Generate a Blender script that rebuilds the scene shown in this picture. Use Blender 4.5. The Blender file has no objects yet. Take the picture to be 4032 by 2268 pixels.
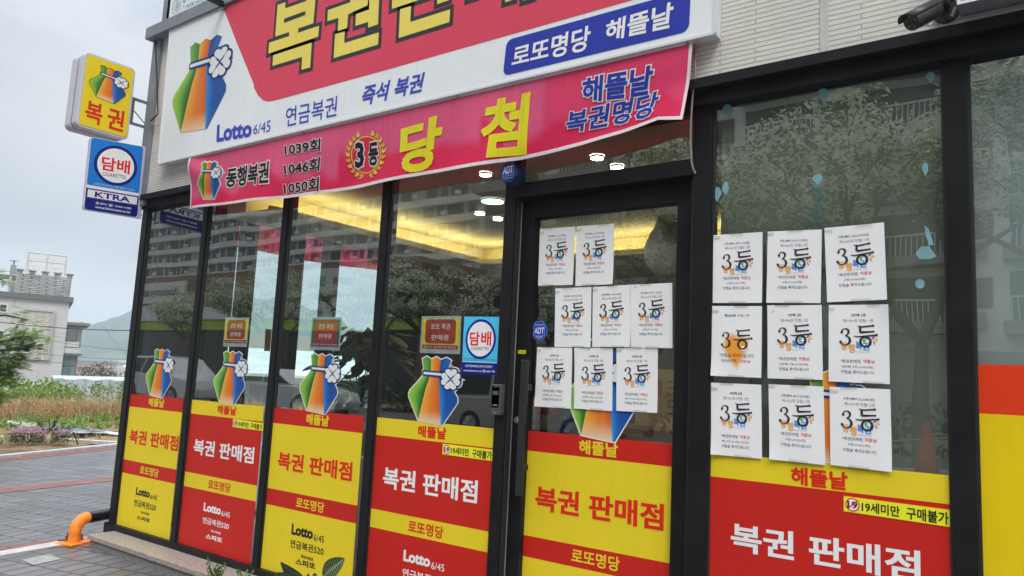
import bpy, bmesh, math, random
import numpy as np
from mathutils import Vector, Matrix
from mathutils.geometry import tessellate_polygon, delaunay_2d_cdt
random.seed(7)
scene = bpy.context.scene
COL = scene.collection

# ------------------------------------------------------------------ camera, sky, sun, exposure
EYE = Vector((0.0, -3.12, 1.375))
YAW, PITCH, ROLL, FOC = -0.64262048, 0.12357796, 0.04900065, 2995.46
PW, PH = 4032.0, 2268.0
_cy, _sy, _cp, _sp = math.cos(YAW), math.sin(YAW), math.cos(PITCH), math.sin(PITCH)
FW = Vector((_sy*_cp, _cy*_cp, _sp))
_r0 = Vector((_cy, -_sy, 0)); _u0 = _r0.cross(FW)
RT = _r0*math.cos(ROLL) + _u0*math.sin(ROLL)
UP = -_r0*math.sin(ROLL) + _u0*math.cos(ROLL)
cam_data = bpy.data.cameras.new("camera")
cam_data.sensor_width = 36.0
cam_data.lens = FOC/PW*36.0
cam_data.clip_start = 0.05
cam_data.clip_end = 6000
cam = bpy.data.objects.new("camera", cam_data)
M = Matrix((RT, UP, -FW)).transposed().to_4x4(); M.translation = EYE
cam.matrix_world = M
COL.objects.link(cam)
scene.camera = cam
scene.render.resolution_x, scene.render.resolution_y = 1024, 576

SUN_EL, SUN_AZ = math.radians(55), math.radians(135)      # azimuth clockwise from +Y
sun_dir = Vector((math.sin(SUN_AZ)*math.cos(SUN_EL), math.cos(SUN_AZ)*math.cos(SUN_EL), math.sin(SUN_EL)))
sl = bpy.data.lights.new("sun", 'SUN'); sl.energy = 1.5; sl.angle = math.radians(25); sl.color = (1.0, 0.97, 0.92)
so = bpy.data.objects.new("sun", sl); COL.objects.link(so)
so.rotation_euler = (-sun_dir).to_track_quat('-Z', 'Y').to_euler()

world = bpy.data.worlds.new("World"); scene.world = world; world.use_nodes = True
wn, wl = world.node_tree.nodes, world.node_tree.links
wn.clear()
def wnode(t, **k):
    n = wn.new(t)
    for a, b in k.items(): setattr(n, a, b)
    return n
out = wnode('ShaderNodeOutputWorld'); bg = wnode('ShaderNodeBackground')
sky = wnode('ShaderNodeTexSky', sky_type='NISHITA', sun_disc=False, sun_elevation=SUN_EL, sun_rotation=SUN_AZ, dust_density=3.0)
tc = wnode('ShaderNodeTexCoord')
sep = wnode('ShaderNodeSeparateXYZ')
mp = wnode('ShaderNodeMapping'); mp.inputs['Scale'].default_value = (1.0, 1.0, 2.2)
noise = wnode('ShaderNodeTexNoise'); noise.inputs['Scale'].default_value = 2.1; noise.inputs['Detail'].default_value = 5; noise.inputs['Roughness'].default_value = .5
ramp = wnode('ShaderNodeValToRGB')
ramp.color_ramp.elements[0].position = .38; ramp.color_ramp.elements[0].color = (4.4, 4.75, 5.3, 1)
ramp.color_ramp.elements[1].position = .66; ramp.color_ramp.elements[1].color = (7.9, 7.95, 8.05, 1)
lift = wnode('ShaderNodeMapRange'); lift.inputs['From Min'].default_value = .3; lift.inputs['From Max'].default_value = .95; lift.inputs['To Min'].default_value = .78; lift.inputs['To Max'].default_value = 3.3
mul = wnode('ShaderNodeVectorMath', operation='SCALE')
mix = wnode('ShaderNodeMix', data_type='RGBA'); mix.inputs['Factor'].default_value = .88
wl.new(tc.outputs['Generated'], mp.inputs['Vector']); wl.new(mp.outputs['Vector'], noise.inputs['Vector'])
wl.new(noise.outputs['Fac'], ramp.inputs['Fac'])
wl.new(tc.outputs['Generated'], sep.inputs['Vector']); wl.new(sep.outputs['Z'], lift.inputs['Value'])
wl.new(ramp.outputs['Color'], mul.inputs[0]); wl.new(lift.outputs['Result'], mul.inputs['Scale'])
wl.new(sky.outputs['Color'], mix.inputs['A']); wl.new(mul.outputs['Vector'], mix.inputs['B'])
wl.new(mix.outputs['Result'], bg.inputs['Color']); bg.inputs['Strength'].default_value = 0.1
wl.new(bg.outputs['Background'], out.inputs['Surface'])

scene.view_settings.view_transform = 'Standard'
scene.view_settings.look = 'None'
scene.view_settings.exposure = 0.44
scene.view_settings.gamma = 1.0
scene.render.engine = 'CYCLES'
scene.cycles.use_denoising = True
scene.cycles.max_bounces = 8
scene.cycles.transparent_max_bounces = 16
scene.cycles.sample_clamp_indirect = 6

# ------------------------------------------------------------------ measuring helpers
def ray(p): return FW + RT*((p[0]-PW/2)/FOC) - UP*((p[1]-PH/2)/FOC)
def at(p, Y=0.0):
    d = ray(p); return EYE + d*((Y-EYE.y)/d.y)
def atX(p, X):
    d = ray(p); return EYE + d*((X-EYE.x)/d.x)
def atZ(p, Z=0.0):
    d = ray(p); return EYE + d*((Z-EYE.z)/d.z)
def crop(ox, oy, s): return lambda x, y: (ox+x*s, oy+y*s)
_a, _b = 1400/2536., 1500/2576.
c1, c2, c3 = crop(0, 0, _a), crop(1300, 0, _b), crop(2632, 0, _a)
c4, c5, c6 = crop(0, 750, _a), crop(1300, 750, _b), crop(2632, 750, _a)
c7, c8, c9 = crop(0, 1468, _a), crop(1300, 1468, _a), crop(2632, 1468, _a)
g1, g2 = crop(1000, 0, 700/2536.), crop(1500, 0, 700/2536.)
g3, g4, g5 = crop(660, 100, 300/945.), crop(250, 190, 350/1371.), crop(310, 520, 300/1242.)
g6, g7, g8 = crop(740, 550, 800/2576.), crop(3500, 0, 532/2576.), crop(640, 0, 360/2576.)
h1, h2, h3 = crop(1550, 1350, 600/2174.), crop(2050, 1150, 300/1739.), crop(1900, 1480, 250/697.)
h4, h5, h8 = crop(820, 1200, 680/2463.), crop(2080, 1300, 680/2142.), crop(2700, 830, 900/2576.)
k1, k3, k4 = crop(1700, 500, 1200/2576.), crop(0, 950, 600/1739.), crop(500, 250, 300/966.)
D = crop(0, 0, 4032/2576.)

def lin(v):
    v /= 255.0
    return v/12.92 if v <= .04045 else ((v+.055)/1.055)**2.4
def P8(r, g, b, k=.72):          # a print colour read off the photograph, divided by the light on it
    return tuple(min(.9, lin(x)/k) for x in (r, g, b))
WHITE = (.80, .81, .82); BLACK = (.012, .012, .014)
RED = P8(176, 32, 24); YEL = P8(206, 184, 34); TXTRED = P8(196, 36, 22); NAVY = P8(38, 58, 150); INK = (.016, .014, .02)

# ------------------------------------------------------------------ mesh builder
def root_loc(o):
    while o.parent: o = o.parent
    return o.location.copy()
class MB:
    def __init__(s): s.v, s.f, s.c, s.sm, s.marks = [], [], [], [], []
    def face(s, pts, col=(1, 1, 1), smooth=False):
        n = len(s.v); many = isinstance(col, list)
        for i, p in enumerate(pts): s.v.append(Vector(p)); s.c.append(col[i] if many else col)
        s.f.append(tuple(range(n, n+len(pts)))); s.sm.append(smooth)
        return s
    def raw(s, verts, faces, col=(1, 1, 1), smooth=False):
        n = len(s.v); many = isinstance(col, list)
        for i, p in enumerate(verts): s.v.append(Vector(p)); s.c.append(col[i] if many else col)
        for f in faces: s.f.append(tuple(n+i for i in f)); s.sm.append(smooth)
        return s
    def box(s, a, b, col=(1, 1, 1)):
        x0, y0, z0 = (min(a[i], b[i]) for i in range(3)); x1, y1, z1 = (max(a[i], b[i]) for i in range(3))
        v = [(x0,y0,z0),(x1,y0,z0),(x1,y1,z0),(x0,y1,z0),(x0,y0,z1),(x1,y0,z1),(x1,y1,z1),(x0,y1,z1)]
        return s.raw(v, [(0,3,2,1),(4,5,6,7),(0,1,5,4),(1,2,6,5),(2,3,7,6),(3,0,4,7)], col)
    def hexa(s, lo, hi, col=(1, 1, 1)):      # two matching quads joined into a solid
        n = len(lo); v = list(lo)+list(hi)
        f = [tuple(reversed(range(n))), tuple(range(n, 2*n))] + [(i, (i+1) % n, n+(i+1) % n, n+i) for i in range(n)]
        return s.raw(v, f, col)
    def tube(s, path, r, n=10, col=(1, 1, 1), caps=True, smooth=True):
        path = [Vector(p) for p in path]; rs = r if isinstance(r, (list, tuple)) else [r]*len(path)
        v, f, up = [], [], None
        for i, p in enumerate(path):
            t = (path[min(i+1, len(path)-1)]-path[max(i-1, 0)]).normalized()
            if up is None: up = Vector((0, 0, 1)) if abs(t.z) < .9 else Vector((1, 0, 0))
            a = t.cross(up).normalized(); b = a.cross(t).normalized(); up = b
            for k in range(n):
                q = 2*math.pi*k/n; v.append(p+(a*math.cos(q)+b*math.sin(q))*rs[i])
        for i in range(len(path)-1):
            for k in range(n):
                f.append((i*n+k, i*n+(k+1) % n, (i+1)*n+(k+1) % n, (i+1)*n+k))
        s.raw(v, f, col, smooth)
        if caps:
            m = len(path)-1
            s.face([v[k] for k in reversed(range(n))], col); s.face([v[m*n+k] for k in range(n)], col)
        return s
    def disc(s, c, ax, r, n=24, col=(1, 1, 1), sx=1.0):
        c, ax = Vector(c), Vector(ax).normalized(); u = ax.orthogonal().normalized(); w = ax.cross(u)
        return s.face([c+(u*math.cos(2*math.pi*k/n)*sx+w*math.sin(2*math.pi*k/n))*r for k in range(n)], col)
    def build_split(s, name, mat, parent=None):    # one part for each line of lettering
        ms = s.marks+[(len(s.v), len(s.f))]
        for (v0, f0), (v1, f1) in zip(ms, ms[1:]):
            if f1 == f0: continue
            q = MB(); q.v, q.c = s.v[v0:v1], s.c[v0:v1]; q.f = [tuple(i-v0 for i in f) for f in s.f[f0:f1]]; q.sm = s.sm[f0:f1]
            o = q.build(name, mat, parent)
        return o
    def build(s, name, mat, parent=None, bevel=0):
        off = root_loc(parent) if parent else Vector()
        me = bpy.data.meshes.new(name)
        me.from_pydata([v-off for v in s.v], [], s.f)
        me.polygons.foreach_set('use_smooth', s.sm)
        at_ = me.color_attributes.new('Col', 'FLOAT_COLOR', 'POINT')
        flat = []
        for c in s.c: flat += [c[0], c[1], c[2], 1.0]
        at_.data.foreach_set('color', flat)
        me.materials.append(mat)
        o = bpy.data.objects.new(name, me); COL.objects.link(o)
        if parent: o.parent = parent
        if bevel:
            b = o.modifiers.new('edge', 'BEVEL'); b.width = bevel; b.segments = 2; b.limit_method = 'ANGLE'
        me.update()
        return o
def tag(o, label, cat, group=None):
    o['label'] = label; o['category'] = cat
    if group: o['group'] = group
    return o
def thing(name, label, cat, loc, group=None):
    o = bpy.data.objects.new(name, None); COL.objects.link(o); o.location = loc; o.empty_display_size = .1
    return tag(o, label, cat, group)
def kind(o, k): o['kind'] = k; return o

# ------------------------------------------------------------------ materials
def mat_new(name):
    m = bpy.data.materials.new(name); m.use_nodes = True
    nt = m.node_tree; nt.nodes.clear()
    o = nt.nodes.new('ShaderNodeOutputMaterial'); return m, nt, o
def N(nt, t, **k):
    n = nt.nodes.new(t)
    for a, b in k.items():
        if a in n.inputs.keys(): n.inputs[a].default_value = b
        else: setattr(n, a, b)
    return n
def principled(name, col, rough=.5, metal=0, spec=.5, var=.12, scale=8, bump=0, bscale=60, coat=0):
    m, nt, o = mat_new(name); L = nt.links.new
    b = N(nt, 'ShaderNodeBsdfPrincipled', Roughness=rough, Metallic=metal)
    b.inputs['Specular IOR Level'].default_value = spec; b.inputs['Coat Weight'].default_value = coat
    t = N(nt, 'ShaderNodeTexCoord'); n = N(nt, 'ShaderNodeTexNoise', Scale=scale, Detail=6.0, Roughness=.6)
    L(t.outputs['Object'], n.inputs['Vector'])
    r = N(nt, 'ShaderNodeMapRange'); r.inputs['To Min'].default_value = 1-var; r.inputs['To Max'].default_value = 1+var
    r.inputs['From Min'].default_value = .3; r.inputs['From Max'].default_value = .7
    L(n.outputs['Fac'], r.inputs['Value'])
    v = N(nt, 'ShaderNodeVectorMath', operation='SCALE'); v.inputs[0].default_value = col
    L(r.outputs['Result'], v.inputs['Scale']); L(v.outputs['Vector'], b.inputs['Base Color'])
    if bump:
        n2 = N(nt, 'ShaderNodeTexNoise', Scale=bscale, Detail=4.0); L(t.outputs['Object'], n2.inputs['Vector'])
        bp = N(nt, 'ShaderNodeBump', Strength=bump, Distance=.01); L(n2.outputs['Fac'], bp.inputs['Height']); L(bp.outputs['Normal'], b.inputs['Normal'])
    L(b.outputs['BSDF'], o.inputs['Surface']); return m
def printed(name, rough=.4, var=.05, scale=3, spec=.5, bump=0, bscale=5, trans=0, streak=0):
    m, nt, o = mat_new(name); L = nt.links.new
    b = N(nt, 'ShaderNodeBsdfPrincipled', Roughness=rough); b.inputs['Specular IOR Level'].default_value = spec
    a = N(nt, 'ShaderNodeAttribute', attribute_name='Col')
    t = N(nt, 'ShaderNodeTexCoord'); n = N(nt, 'ShaderNodeTexNoise', Scale=scale, Detail=7.0, Roughness=.65)
    L(t.outputs['Object'], n.inputs['Vector'])
    r = N(nt, 'ShaderNodeMapRange'); r.inputs['From Min'].default_value = .3; r.inputs['From Max'].default_value = .7
    r.inputs['To Min'].default_value = 1-var; r.inputs['To Max'].default_value = 1+var*.6
    L(n.outputs['Fac'], r.inputs['Value'])
    v = N(nt, 'ShaderNodeVectorMath', operation='SCALE'); L(a.outputs['Color'], v.inputs[0]); L(r.outputs['Result'], v.inputs['Scale'])
    cur = v.outputs['Vector']
    if streak:       # rain streaks of grime running down
        mp = N(nt, 'ShaderNodeMapping'); mp.inputs['Scale'].default_value = (9, 9, .5); L(t.outputs['Object'], mp.inputs['Vector'])
        n3 = N(nt, 'ShaderNodeTexNoise', Scale=4.0, Detail=5.0); L(mp.outputs['Vector'], n3.inputs['Vector'])
        r3 = N(nt, 'ShaderNodeMapRange'); r3.inputs['From Min'].default_value = .55; r3.inputs['From Max'].default_value = .8; r3.inputs['To Min'].default_value = 1; r3.inputs['To Max'].default_value = 1-streak
        L(n3.outputs['Fac'], r3.inputs['Value'])
        v3 = N(nt, 'ShaderNodeVectorMath', operation='SCALE'); L(cur, v3.inputs[0]); L(r3.outputs['Result'], v3.inputs['Scale']); cur = v3.outputs['Vector']
    L(cur, b.inputs['Base Color'])
    if bump:
        n2 = N(nt, 'ShaderNodeTexNoise', Scale=bscale, Detail=3.0); L(t.outputs['Object'], n2.inputs['Vector'])
        bp = N(nt, 'ShaderNodeBump', Strength=bump, Distance=.02); L(n2.outputs['Fac'], bp.inputs['Height']); L(bp.outputs['Normal'], b.inputs['Normal'])
    if trans:
        tr = N(nt, 'ShaderNodeBsdfTranslucent'); L(cur, tr.inputs['Color'])
        mx = N(nt, 'ShaderNodeMixShader', Fac=trans); L(b.outputs['BSDF'], mx.inputs[1]); L(tr.outputs['BSDF'], mx.inputs[2]); L(mx.outputs['Shader'], o.inputs['Surface'])
    else: L(b.outputs['BSDF'], o.inputs['Surface'])
    return m
def glass_mat(name, tint=(.93, .97, .95), ior=2.1, rough=0.0, wave=.006):
    m, nt, o = mat_new(name); L = nt.links.new
    f = N(nt, 'ShaderNodeFresnel')
    ge = N(nt, 'ShaderNodeNewGeometry'); io = N(nt, 'ShaderNodeMapRange'); io.inputs['To Min'].default_value = ior; io.inputs['To Max'].default_value = 1/ior
    L(ge.outputs['Backfacing'], io.inputs['Value']); L(io.outputs['Result'], f.inputs['IOR'])     # a thin pane reflects alike from both sides
    g = N(nt, 'ShaderNodeBsdfGlossy', Roughness=rough); g.inputs['Color'].default_value = (.95, 1, .97, 1)
    t = N(nt, 'ShaderNodeBsdfTransparent'); t.inputs['Color'].default_value = (*tint, 1)
    tc_ = N(nt, 'ShaderNodeTexCoord'); n = N(nt, 'ShaderNodeTexNoise', Scale=1.3, Detail=1.0); L(tc_.outputs['Object'], n.inputs['Vector'])
    bp = N(nt, 'ShaderNodeBump', Strength=1.0, Distance=wave); L(n.outputs['Fac'], bp.inputs['Height']); L(bp.outputs['Normal'], g.inputs['Normal'])
    mx = N(nt, 'ShaderNodeMixShader'); L(f.outputs['Fac'], mx.inputs['Fac']); L(t.outputs['BSDF'], mx.inputs[1]); L(g.outputs['BSDF'], mx.inputs[2])
    L(mx.outputs['Shader'], o.inputs['Surface']); return m
def emit_mat(name, col, s):
    m, nt, o = mat_new(name); e = N(nt, 'ShaderNodeEmission', Strength=s); e.inputs['Color'].default_value = (*col, 1)
    nt.links.new(e.outputs['Emission'], o.inputs['Surface']); return m
def foliage_mat(name, rough=.55, trans=.3):
    return printed(name, rough=rough, var=.25, scale=1.5, spec=.3, trans=trans)
def brick_mat(name, c1_, c2_, cm, bw, rh, mortar, rot=(0, 0, 0), off=.5, bump=.5, rough=.7, dist=.01, var=.15, nscale=2.0, bias=0):
    m, nt, o = mat_new(name); L = nt.links.new
    b = N(nt, 'ShaderNodeBsdfPrincipled', Roughness=rough)
    t = N(nt, 'ShaderNodeTexCoord'); mp = N(nt, 'ShaderNodeMapping'); mp.inputs['Rotation'].default_value = rot
    L(t.outputs['Object'], mp.inputs['Vector'])
    br = N(nt, 'ShaderNodeTexBrick', offset=off); br.inputs['Color1'].default_value = (*c1_, 1); br.inputs['Color2'].default_value = (*c2_, 1); br.inputs['Mortar'].default_value = (*cm, 1)
    br.inputs['Scale'].default_value = 1; br.inputs['Brick Width'].default_value = bw; br.inputs['Row Height'].default_value = rh
    br.inputs['Mortar Size'].default_value = mortar; br.inputs['Mortar Smooth'].default_value = .3; br.inputs['Bias'].default_value = bias
    L(mp.outputs['Vector'], br.inputs['Vector'])
    n = N(nt, 'ShaderNodeTexNoise', Scale=nscale, Detail=8.0, Roughness=.7); L(t.outputs['Object'], n.inputs['Vector'])
    r = N(nt, 'ShaderNodeMapRange'); r.inputs['From Min'].default_value = .3; r.inputs['From Max'].default_value = .7; r.inputs['To Min'].default_value = 1-var; r.inputs['To Max'].default_value = 1+var
    L(n.outputs['Fac'], r.inputs['Value'])
    v = N(nt, 'ShaderNodeVectorMath', operation='SCALE'); L(br.outputs['Color'], v.inputs[0]); L(r.outputs['Result'], v.inputs['Scale']); L(v.outputs['Vector'], b.inputs['Base Color'])
    n2 = N(nt, 'ShaderNodeTexNoise', Scale=90.0, Detail=3.0); L(t.outputs['Object'], n2.inputs['Vector'])
    ad = N(nt, 'ShaderNodeMath', operation='MULTIPLY_ADD'); L(br.outputs['Fac'], ad.inputs[0]); ad.inputs[1].default_value = -1.0
    sc = N(nt, 'ShaderNodeMath', operation='MULTIPLY'); L(n2.outputs['Fac'], sc.inputs[0]); sc.inputs[1].default_value = .35; L(sc.outputs[0], ad.inputs[2])
    bp = N(nt, 'ShaderNodeBump', Strength=bump, Distance=dist); L(ad.outputs[0], bp.inputs['Height']); L(bp.outputs['Normal'], b.inputs['Normal'])
    L(b.outputs['BSDF'], o.inputs['Surface']); return m

M_frame = principled('black_frame', (.011, .011, .012), rough=.5, var=.35, scale=5, spec=.22)
M_frame2 = principled('dark_rubber', (.02, .02, .021), rough=.6)
M_glass = glass_mat('window_glass', ior=2.75, wave=.0022)
M_sideglass = glass_mat('tinted_side_glass', tint=(.88, 1.0, 1.0), ior=1.35)
M_vinyl = printed('printed_vinyl', rough=.42, var=.05, scale=2, spec=.25, streak=.05)
M_sign = printed('flex_sign_face', rough=.55, var=.05, scale=1.5, spec=.22, streak=.10)
M_cloth2 = printed('thin_banner_cloth', rough=.5, var=.12, scale=3.0, spec=.2, trans=.6)
M_paper = printed('printed_paper', rough=.6, var=.03, scale=6, bump=.05, bscale=9)
M_cloth1 = printed('banner_cloth', rough=.5, var=.12, scale=3.0, spec=.25, trans=.22, streak=.16)
M_plastic = printed('coloured_plastic', rough=.4, var=.08, scale=6)
M_metal = principled('galvanised_steel', (.30, .31, .32), rough=.4, metal=.6, var=.2)
M_grey = principled('grey_paint', (.20, .22, .24), rough=.55, var=.15)
M_white = principled('white_casing', (.72, .73, .75), rough=.45, var=.05)
M_cable = principled('grey_cable', (.32, .31, .30), rough=.6)

# ------------------------------------------------------------------ flat graphics: lettering, polygons, emblem
_tc = bpy.data.curves.new('type', 'FONT'); _to = bpy.data.objects.new('type', _tc); COL.objects.link(_to)
_cache = {}
def raw_text(body, res):
    k = (body, res)
    if k not in _cache:
        _tc.body = body; _tc.resolution_u = res
        bpy.context.view_layer.update()
        dg = bpy.context.evaluated_depsgraph_get()
        me = bpy.data.meshes.new_from_object(_to.evaluated_get(dg))
        v = [(q.co.x, q.co.y) for q in me.vertices]; f = [tuple(p.vertices) for p in me.polygons]
        bpy.data.meshes.remove(me)
        xs = [a for a, _ in v]; ys = [b for _, b in v]
        _cache[k] = (v, f, min(xs), max(xs), min(ys), max(ys))
    return _cache[k]
def union_thick(v, f, w):
    """the union of the faces f and of strips of half width w along their free edges."""
    pts, faces = [Vector(p) for p in v], [list(q) for q in f]
    cnt = {}
    for q in f:
        q = list(q)
        for a, b in zip(q, q[1:]+q[:1]): cnt.setdefault((min(a, b), max(a, b)), []).append(1)
    used = set()
    for (a, b), c in cnt.items():
        if len(c) != 1: continue
        p, q = Vector(v[a]), Vector(v[b]); d = q-p; L_ = d.length
        if L_ < 1e-6: continue
        d /= L_; n = Vector((-d.y, d.x))*w; e = d*(w if L_ > 1.6*w else 0); m0 = len(pts)
        pts += [p-e-n, q+e-n, q+e+n, p-e+n]; faces.append([m0, m0+1, m0+2, m0+3])
        if L_ <= 1.6*w: used |= {a, b}
    for a in used:
        m0 = len(pts); p = Vector(v[a]); pts += [p+Vector((math.cos(t*math.pi/4+.2), math.sin(t*math.pi/4+.2)))*w for t in range(8)]; faces.append(list(range(m0, m0+8)))
    eds = [(q[t], q[(t+1) % len(q)]) for q in faces for t in range(len(q))]
    ov, _, of, _, _, _ = delaunay_2d_cdt(pts, eds, [], 0, 1e-5)
    vv = [(p.x, p.y) for p in ov]
    cen = np.array([[(vv[q[0]][0]+vv[q[1]][0]+vv[q[2]][0])/3, (vv[q[0]][1]+vv[q[1]][1]+vv[q[2]][1])/3] for q in of])
    inside = np.zeros(len(cen), bool)
    for q in faces:                                  # convex pieces: a centre inside any of them is filled
        P = np.array([pts[t][:] for t in q]); lo, hi = P.min(0)-1e-6, P.max(0)+1e-6
        c = np.where(~inside & (cen >= lo).all(1) & (cen <= hi).all(1))[0]
        if not len(c): continue
        Q = np.roll(P, -1, 0); E_ = Q-P
        cr_ = E_[:, 0][None]*(cen[c][:, 1][:, None]-P[:, 1][None])-E_[:, 1][None]*(cen[c][:, 0][:, None]-P[:, 0][None])
        inside[c[(cr_ >= -1e-9).all(1) | (cr_ <= 1e-9).all(1)]] = True
    return vv, [tuple(q) for q, o_ in zip(of, inside) if o_]
def text_geo(body, w, res=3):
    if w <= .0005: return raw_text(body, res)
    k = (body, round(w, 4), res, 'bold')
    if k not in _cache:
        v, f, x0, x1, y0, y1 = raw_text(body, res)
        vv, ff = union_thick(v, f, w)
        _cache[k] = (vv, ff, x0-w, x1+w, y0-w, y1+w)
    return _cache[k]
BOLD = .72
def text(mb, body, fn, col, off=.02, grow=0.0, res=3, lift=0.0, slices=None, new=True):
    """fn(u, v, lift) -> point, (0,0) top left and (1,1) bottom right of the lettering's box; grow adds an outline."""
    if new: mb.marks.append((len(mb.v), len(mb.f)))
    off *= BOLD
    v0, f0, x0, x1, y0, y1 = text_geo(body, off, res)
    v, f = (v0, f0) if not grow else text_geo(body, off+grow*.8, res)[:2]
    uv = [((x-x0)/(x1-x0), (y1-y)/(y1-y0)) for x, y in v]
    if slices:
        bm = bmesh.new(); bv = [bm.verts.new((a, b, 0)) for a, b in uv]
        for q in f:
            try: bm.faces.new([bv[i] for i in q])
            except ValueError: pass
        for ax in (0, 1):
            n = slices[ax]
            for i in range(0, n+1):
                co = [0, 0, 0]; co[ax] = i/n; no = [0, 0, 0]; no[ax] = 1
                bmesh.ops.bisect_plane(bm, geom=bm.verts[:]+bm.edges[:]+bm.faces[:], plane_co=co, plane_no=no)
        bm.verts.index_update()
        uv = [(q.co.x, q.co.y) for q in bm.verts]; f = [tuple(w.index for w in q.verts) for q in bm.faces]; bm.free()
    mb.raw([fn(a, b, lift) for a, b in uv], [tuple(reversed(q)) for q in f], col)
    return mb
def quad(a, b, c, d, nrm=Vector((0, -1, 0))):     # corner points TL TR BR BL on a flat face
    a, b, c, d = (Vector(x) for x in (a, b, c, d))
    return lambda u, v, l=0.0: (a*(1-u)+b*u)*(1-v) + (d*(1-u)+c*u)*v + nrm*l
def rect(x0, z0, x1, z1, Y):                       # a front-facing upright rectangle, z0 is its top
    return quad((x0, Y, z0), (x1, Y, z0), (x1, Y, z1), (x0, Y, z1))
def rpx(tl, br, Y=0.0, lift=0.0):                  # upright rectangle whose two corners were read off the photograph
    a, b = at(tl, Y), at(br, Y); return rect(a.x, a.z, b.x, b.z, Y-lift)
def qpx(pts, Y=0.0, lift=0.0): return quad(*[at(p, Y) for p in pts], nrm=Vector((0, -1, 0)))
def poly(mb, pts, col):
    pts = [Vector(p) for p in pts]
    tris = tessellate_polygon([pts]); many = isinstance(col, list)
    n0 = pts[0]
    mb.raw(pts, tris, col); return mb
def polyh(mb, fn, uv, col, lift=0.0):
    tris = tessellate_polygon([[Vector((a, b, 0)) for a, b in uv]])
    mb.raw([fn(a, b, lift) for a, b in uv], tris, col); return mb
def offset2(uv, d):                                # mitred outward offset of a simple polygon
    n = len(uv); area = sum(uv[i][0]*uv[(i+1) % n][1]-uv[(i+1) % n][0]*uv[i][1] for i in range(n))
    s = 1 if area > 0 else -1; res = []
    for i in range(n):
        p, q, r = Vector(uv[i-1]), Vector(uv[i]), Vector(uv[(i+1) % n])
        a = (q-p).normalized(); b = (r-q).normalized()
        na = Vector((a.y, -a.x))*s; nb = Vector((b.y, -b.x))*s
        m = na+nb
        if m.length < .2: m = na
        m.normalize(); k = d/max(.35, m.dot(na)); res.append((q.x+m.x*k, q.y+m.y*k))
    return res
def rounded(x0, y0, x1, y1, r, n=6):
    o = []
    for cx, cy, a0 in ((x1-r, y0+r, -90), (x1-r, y1-r, 0), (x0+r, y1-r, 90), (x0+r, y0+r, 180)):
        for k in range(n+1):
            a = math.radians(a0+90*k/n); o.append((cx+r*math.cos(a), cy+r*math.sin(a)))
    return o
def pdisc(m, fn, cx, cy, rx, ry, col, lift, rings=6, n=36):
    P_ = [[(cx+rx*k/rings*math.cos(2*math.pi*t/n), cy+ry*k/rings*math.sin(2*math.pi*t/n)) for t in range(n)] for k in range(1, rings+1)]
    for t in range(n):
        m.face([fn(cx, cy, lift), fn(*P_[0][t], lift), fn(*P_[0][(t+1) % n], lift)], col)
        for k in range(rings-1): m.face([fn(*P_[k][t], lift), fn(*P_[k+1][t], lift), fn(*P_[k+1][(t+1) % n], lift), fn(*P_[k][(t+1) % n], lift)], col)
def ellipse(cx, cy, rx, ry, n=40): return [(cx+rx*math.cos(2*math.pi*k/n), cy+ry*math.sin(2*math.pi*k/n)) for k in range(n)]
def heart(cx, cy, ang, s):
    o = []
    for k in range(28):
        t = 2*math.pi*k/28; x = 16*math.sin(t)**3/16; y = (13*math.cos(t)-5*math.cos(2*t)-2*math.cos(3*t)-math.cos(4*t))/17
        x, y = x*.56, (y+.98)*.5; c, q = math.cos(ang), math.sin(ang)
        o.append((cx+s*(x*c+y*q), cy+s*(x*q-y*c)))
    return o
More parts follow.
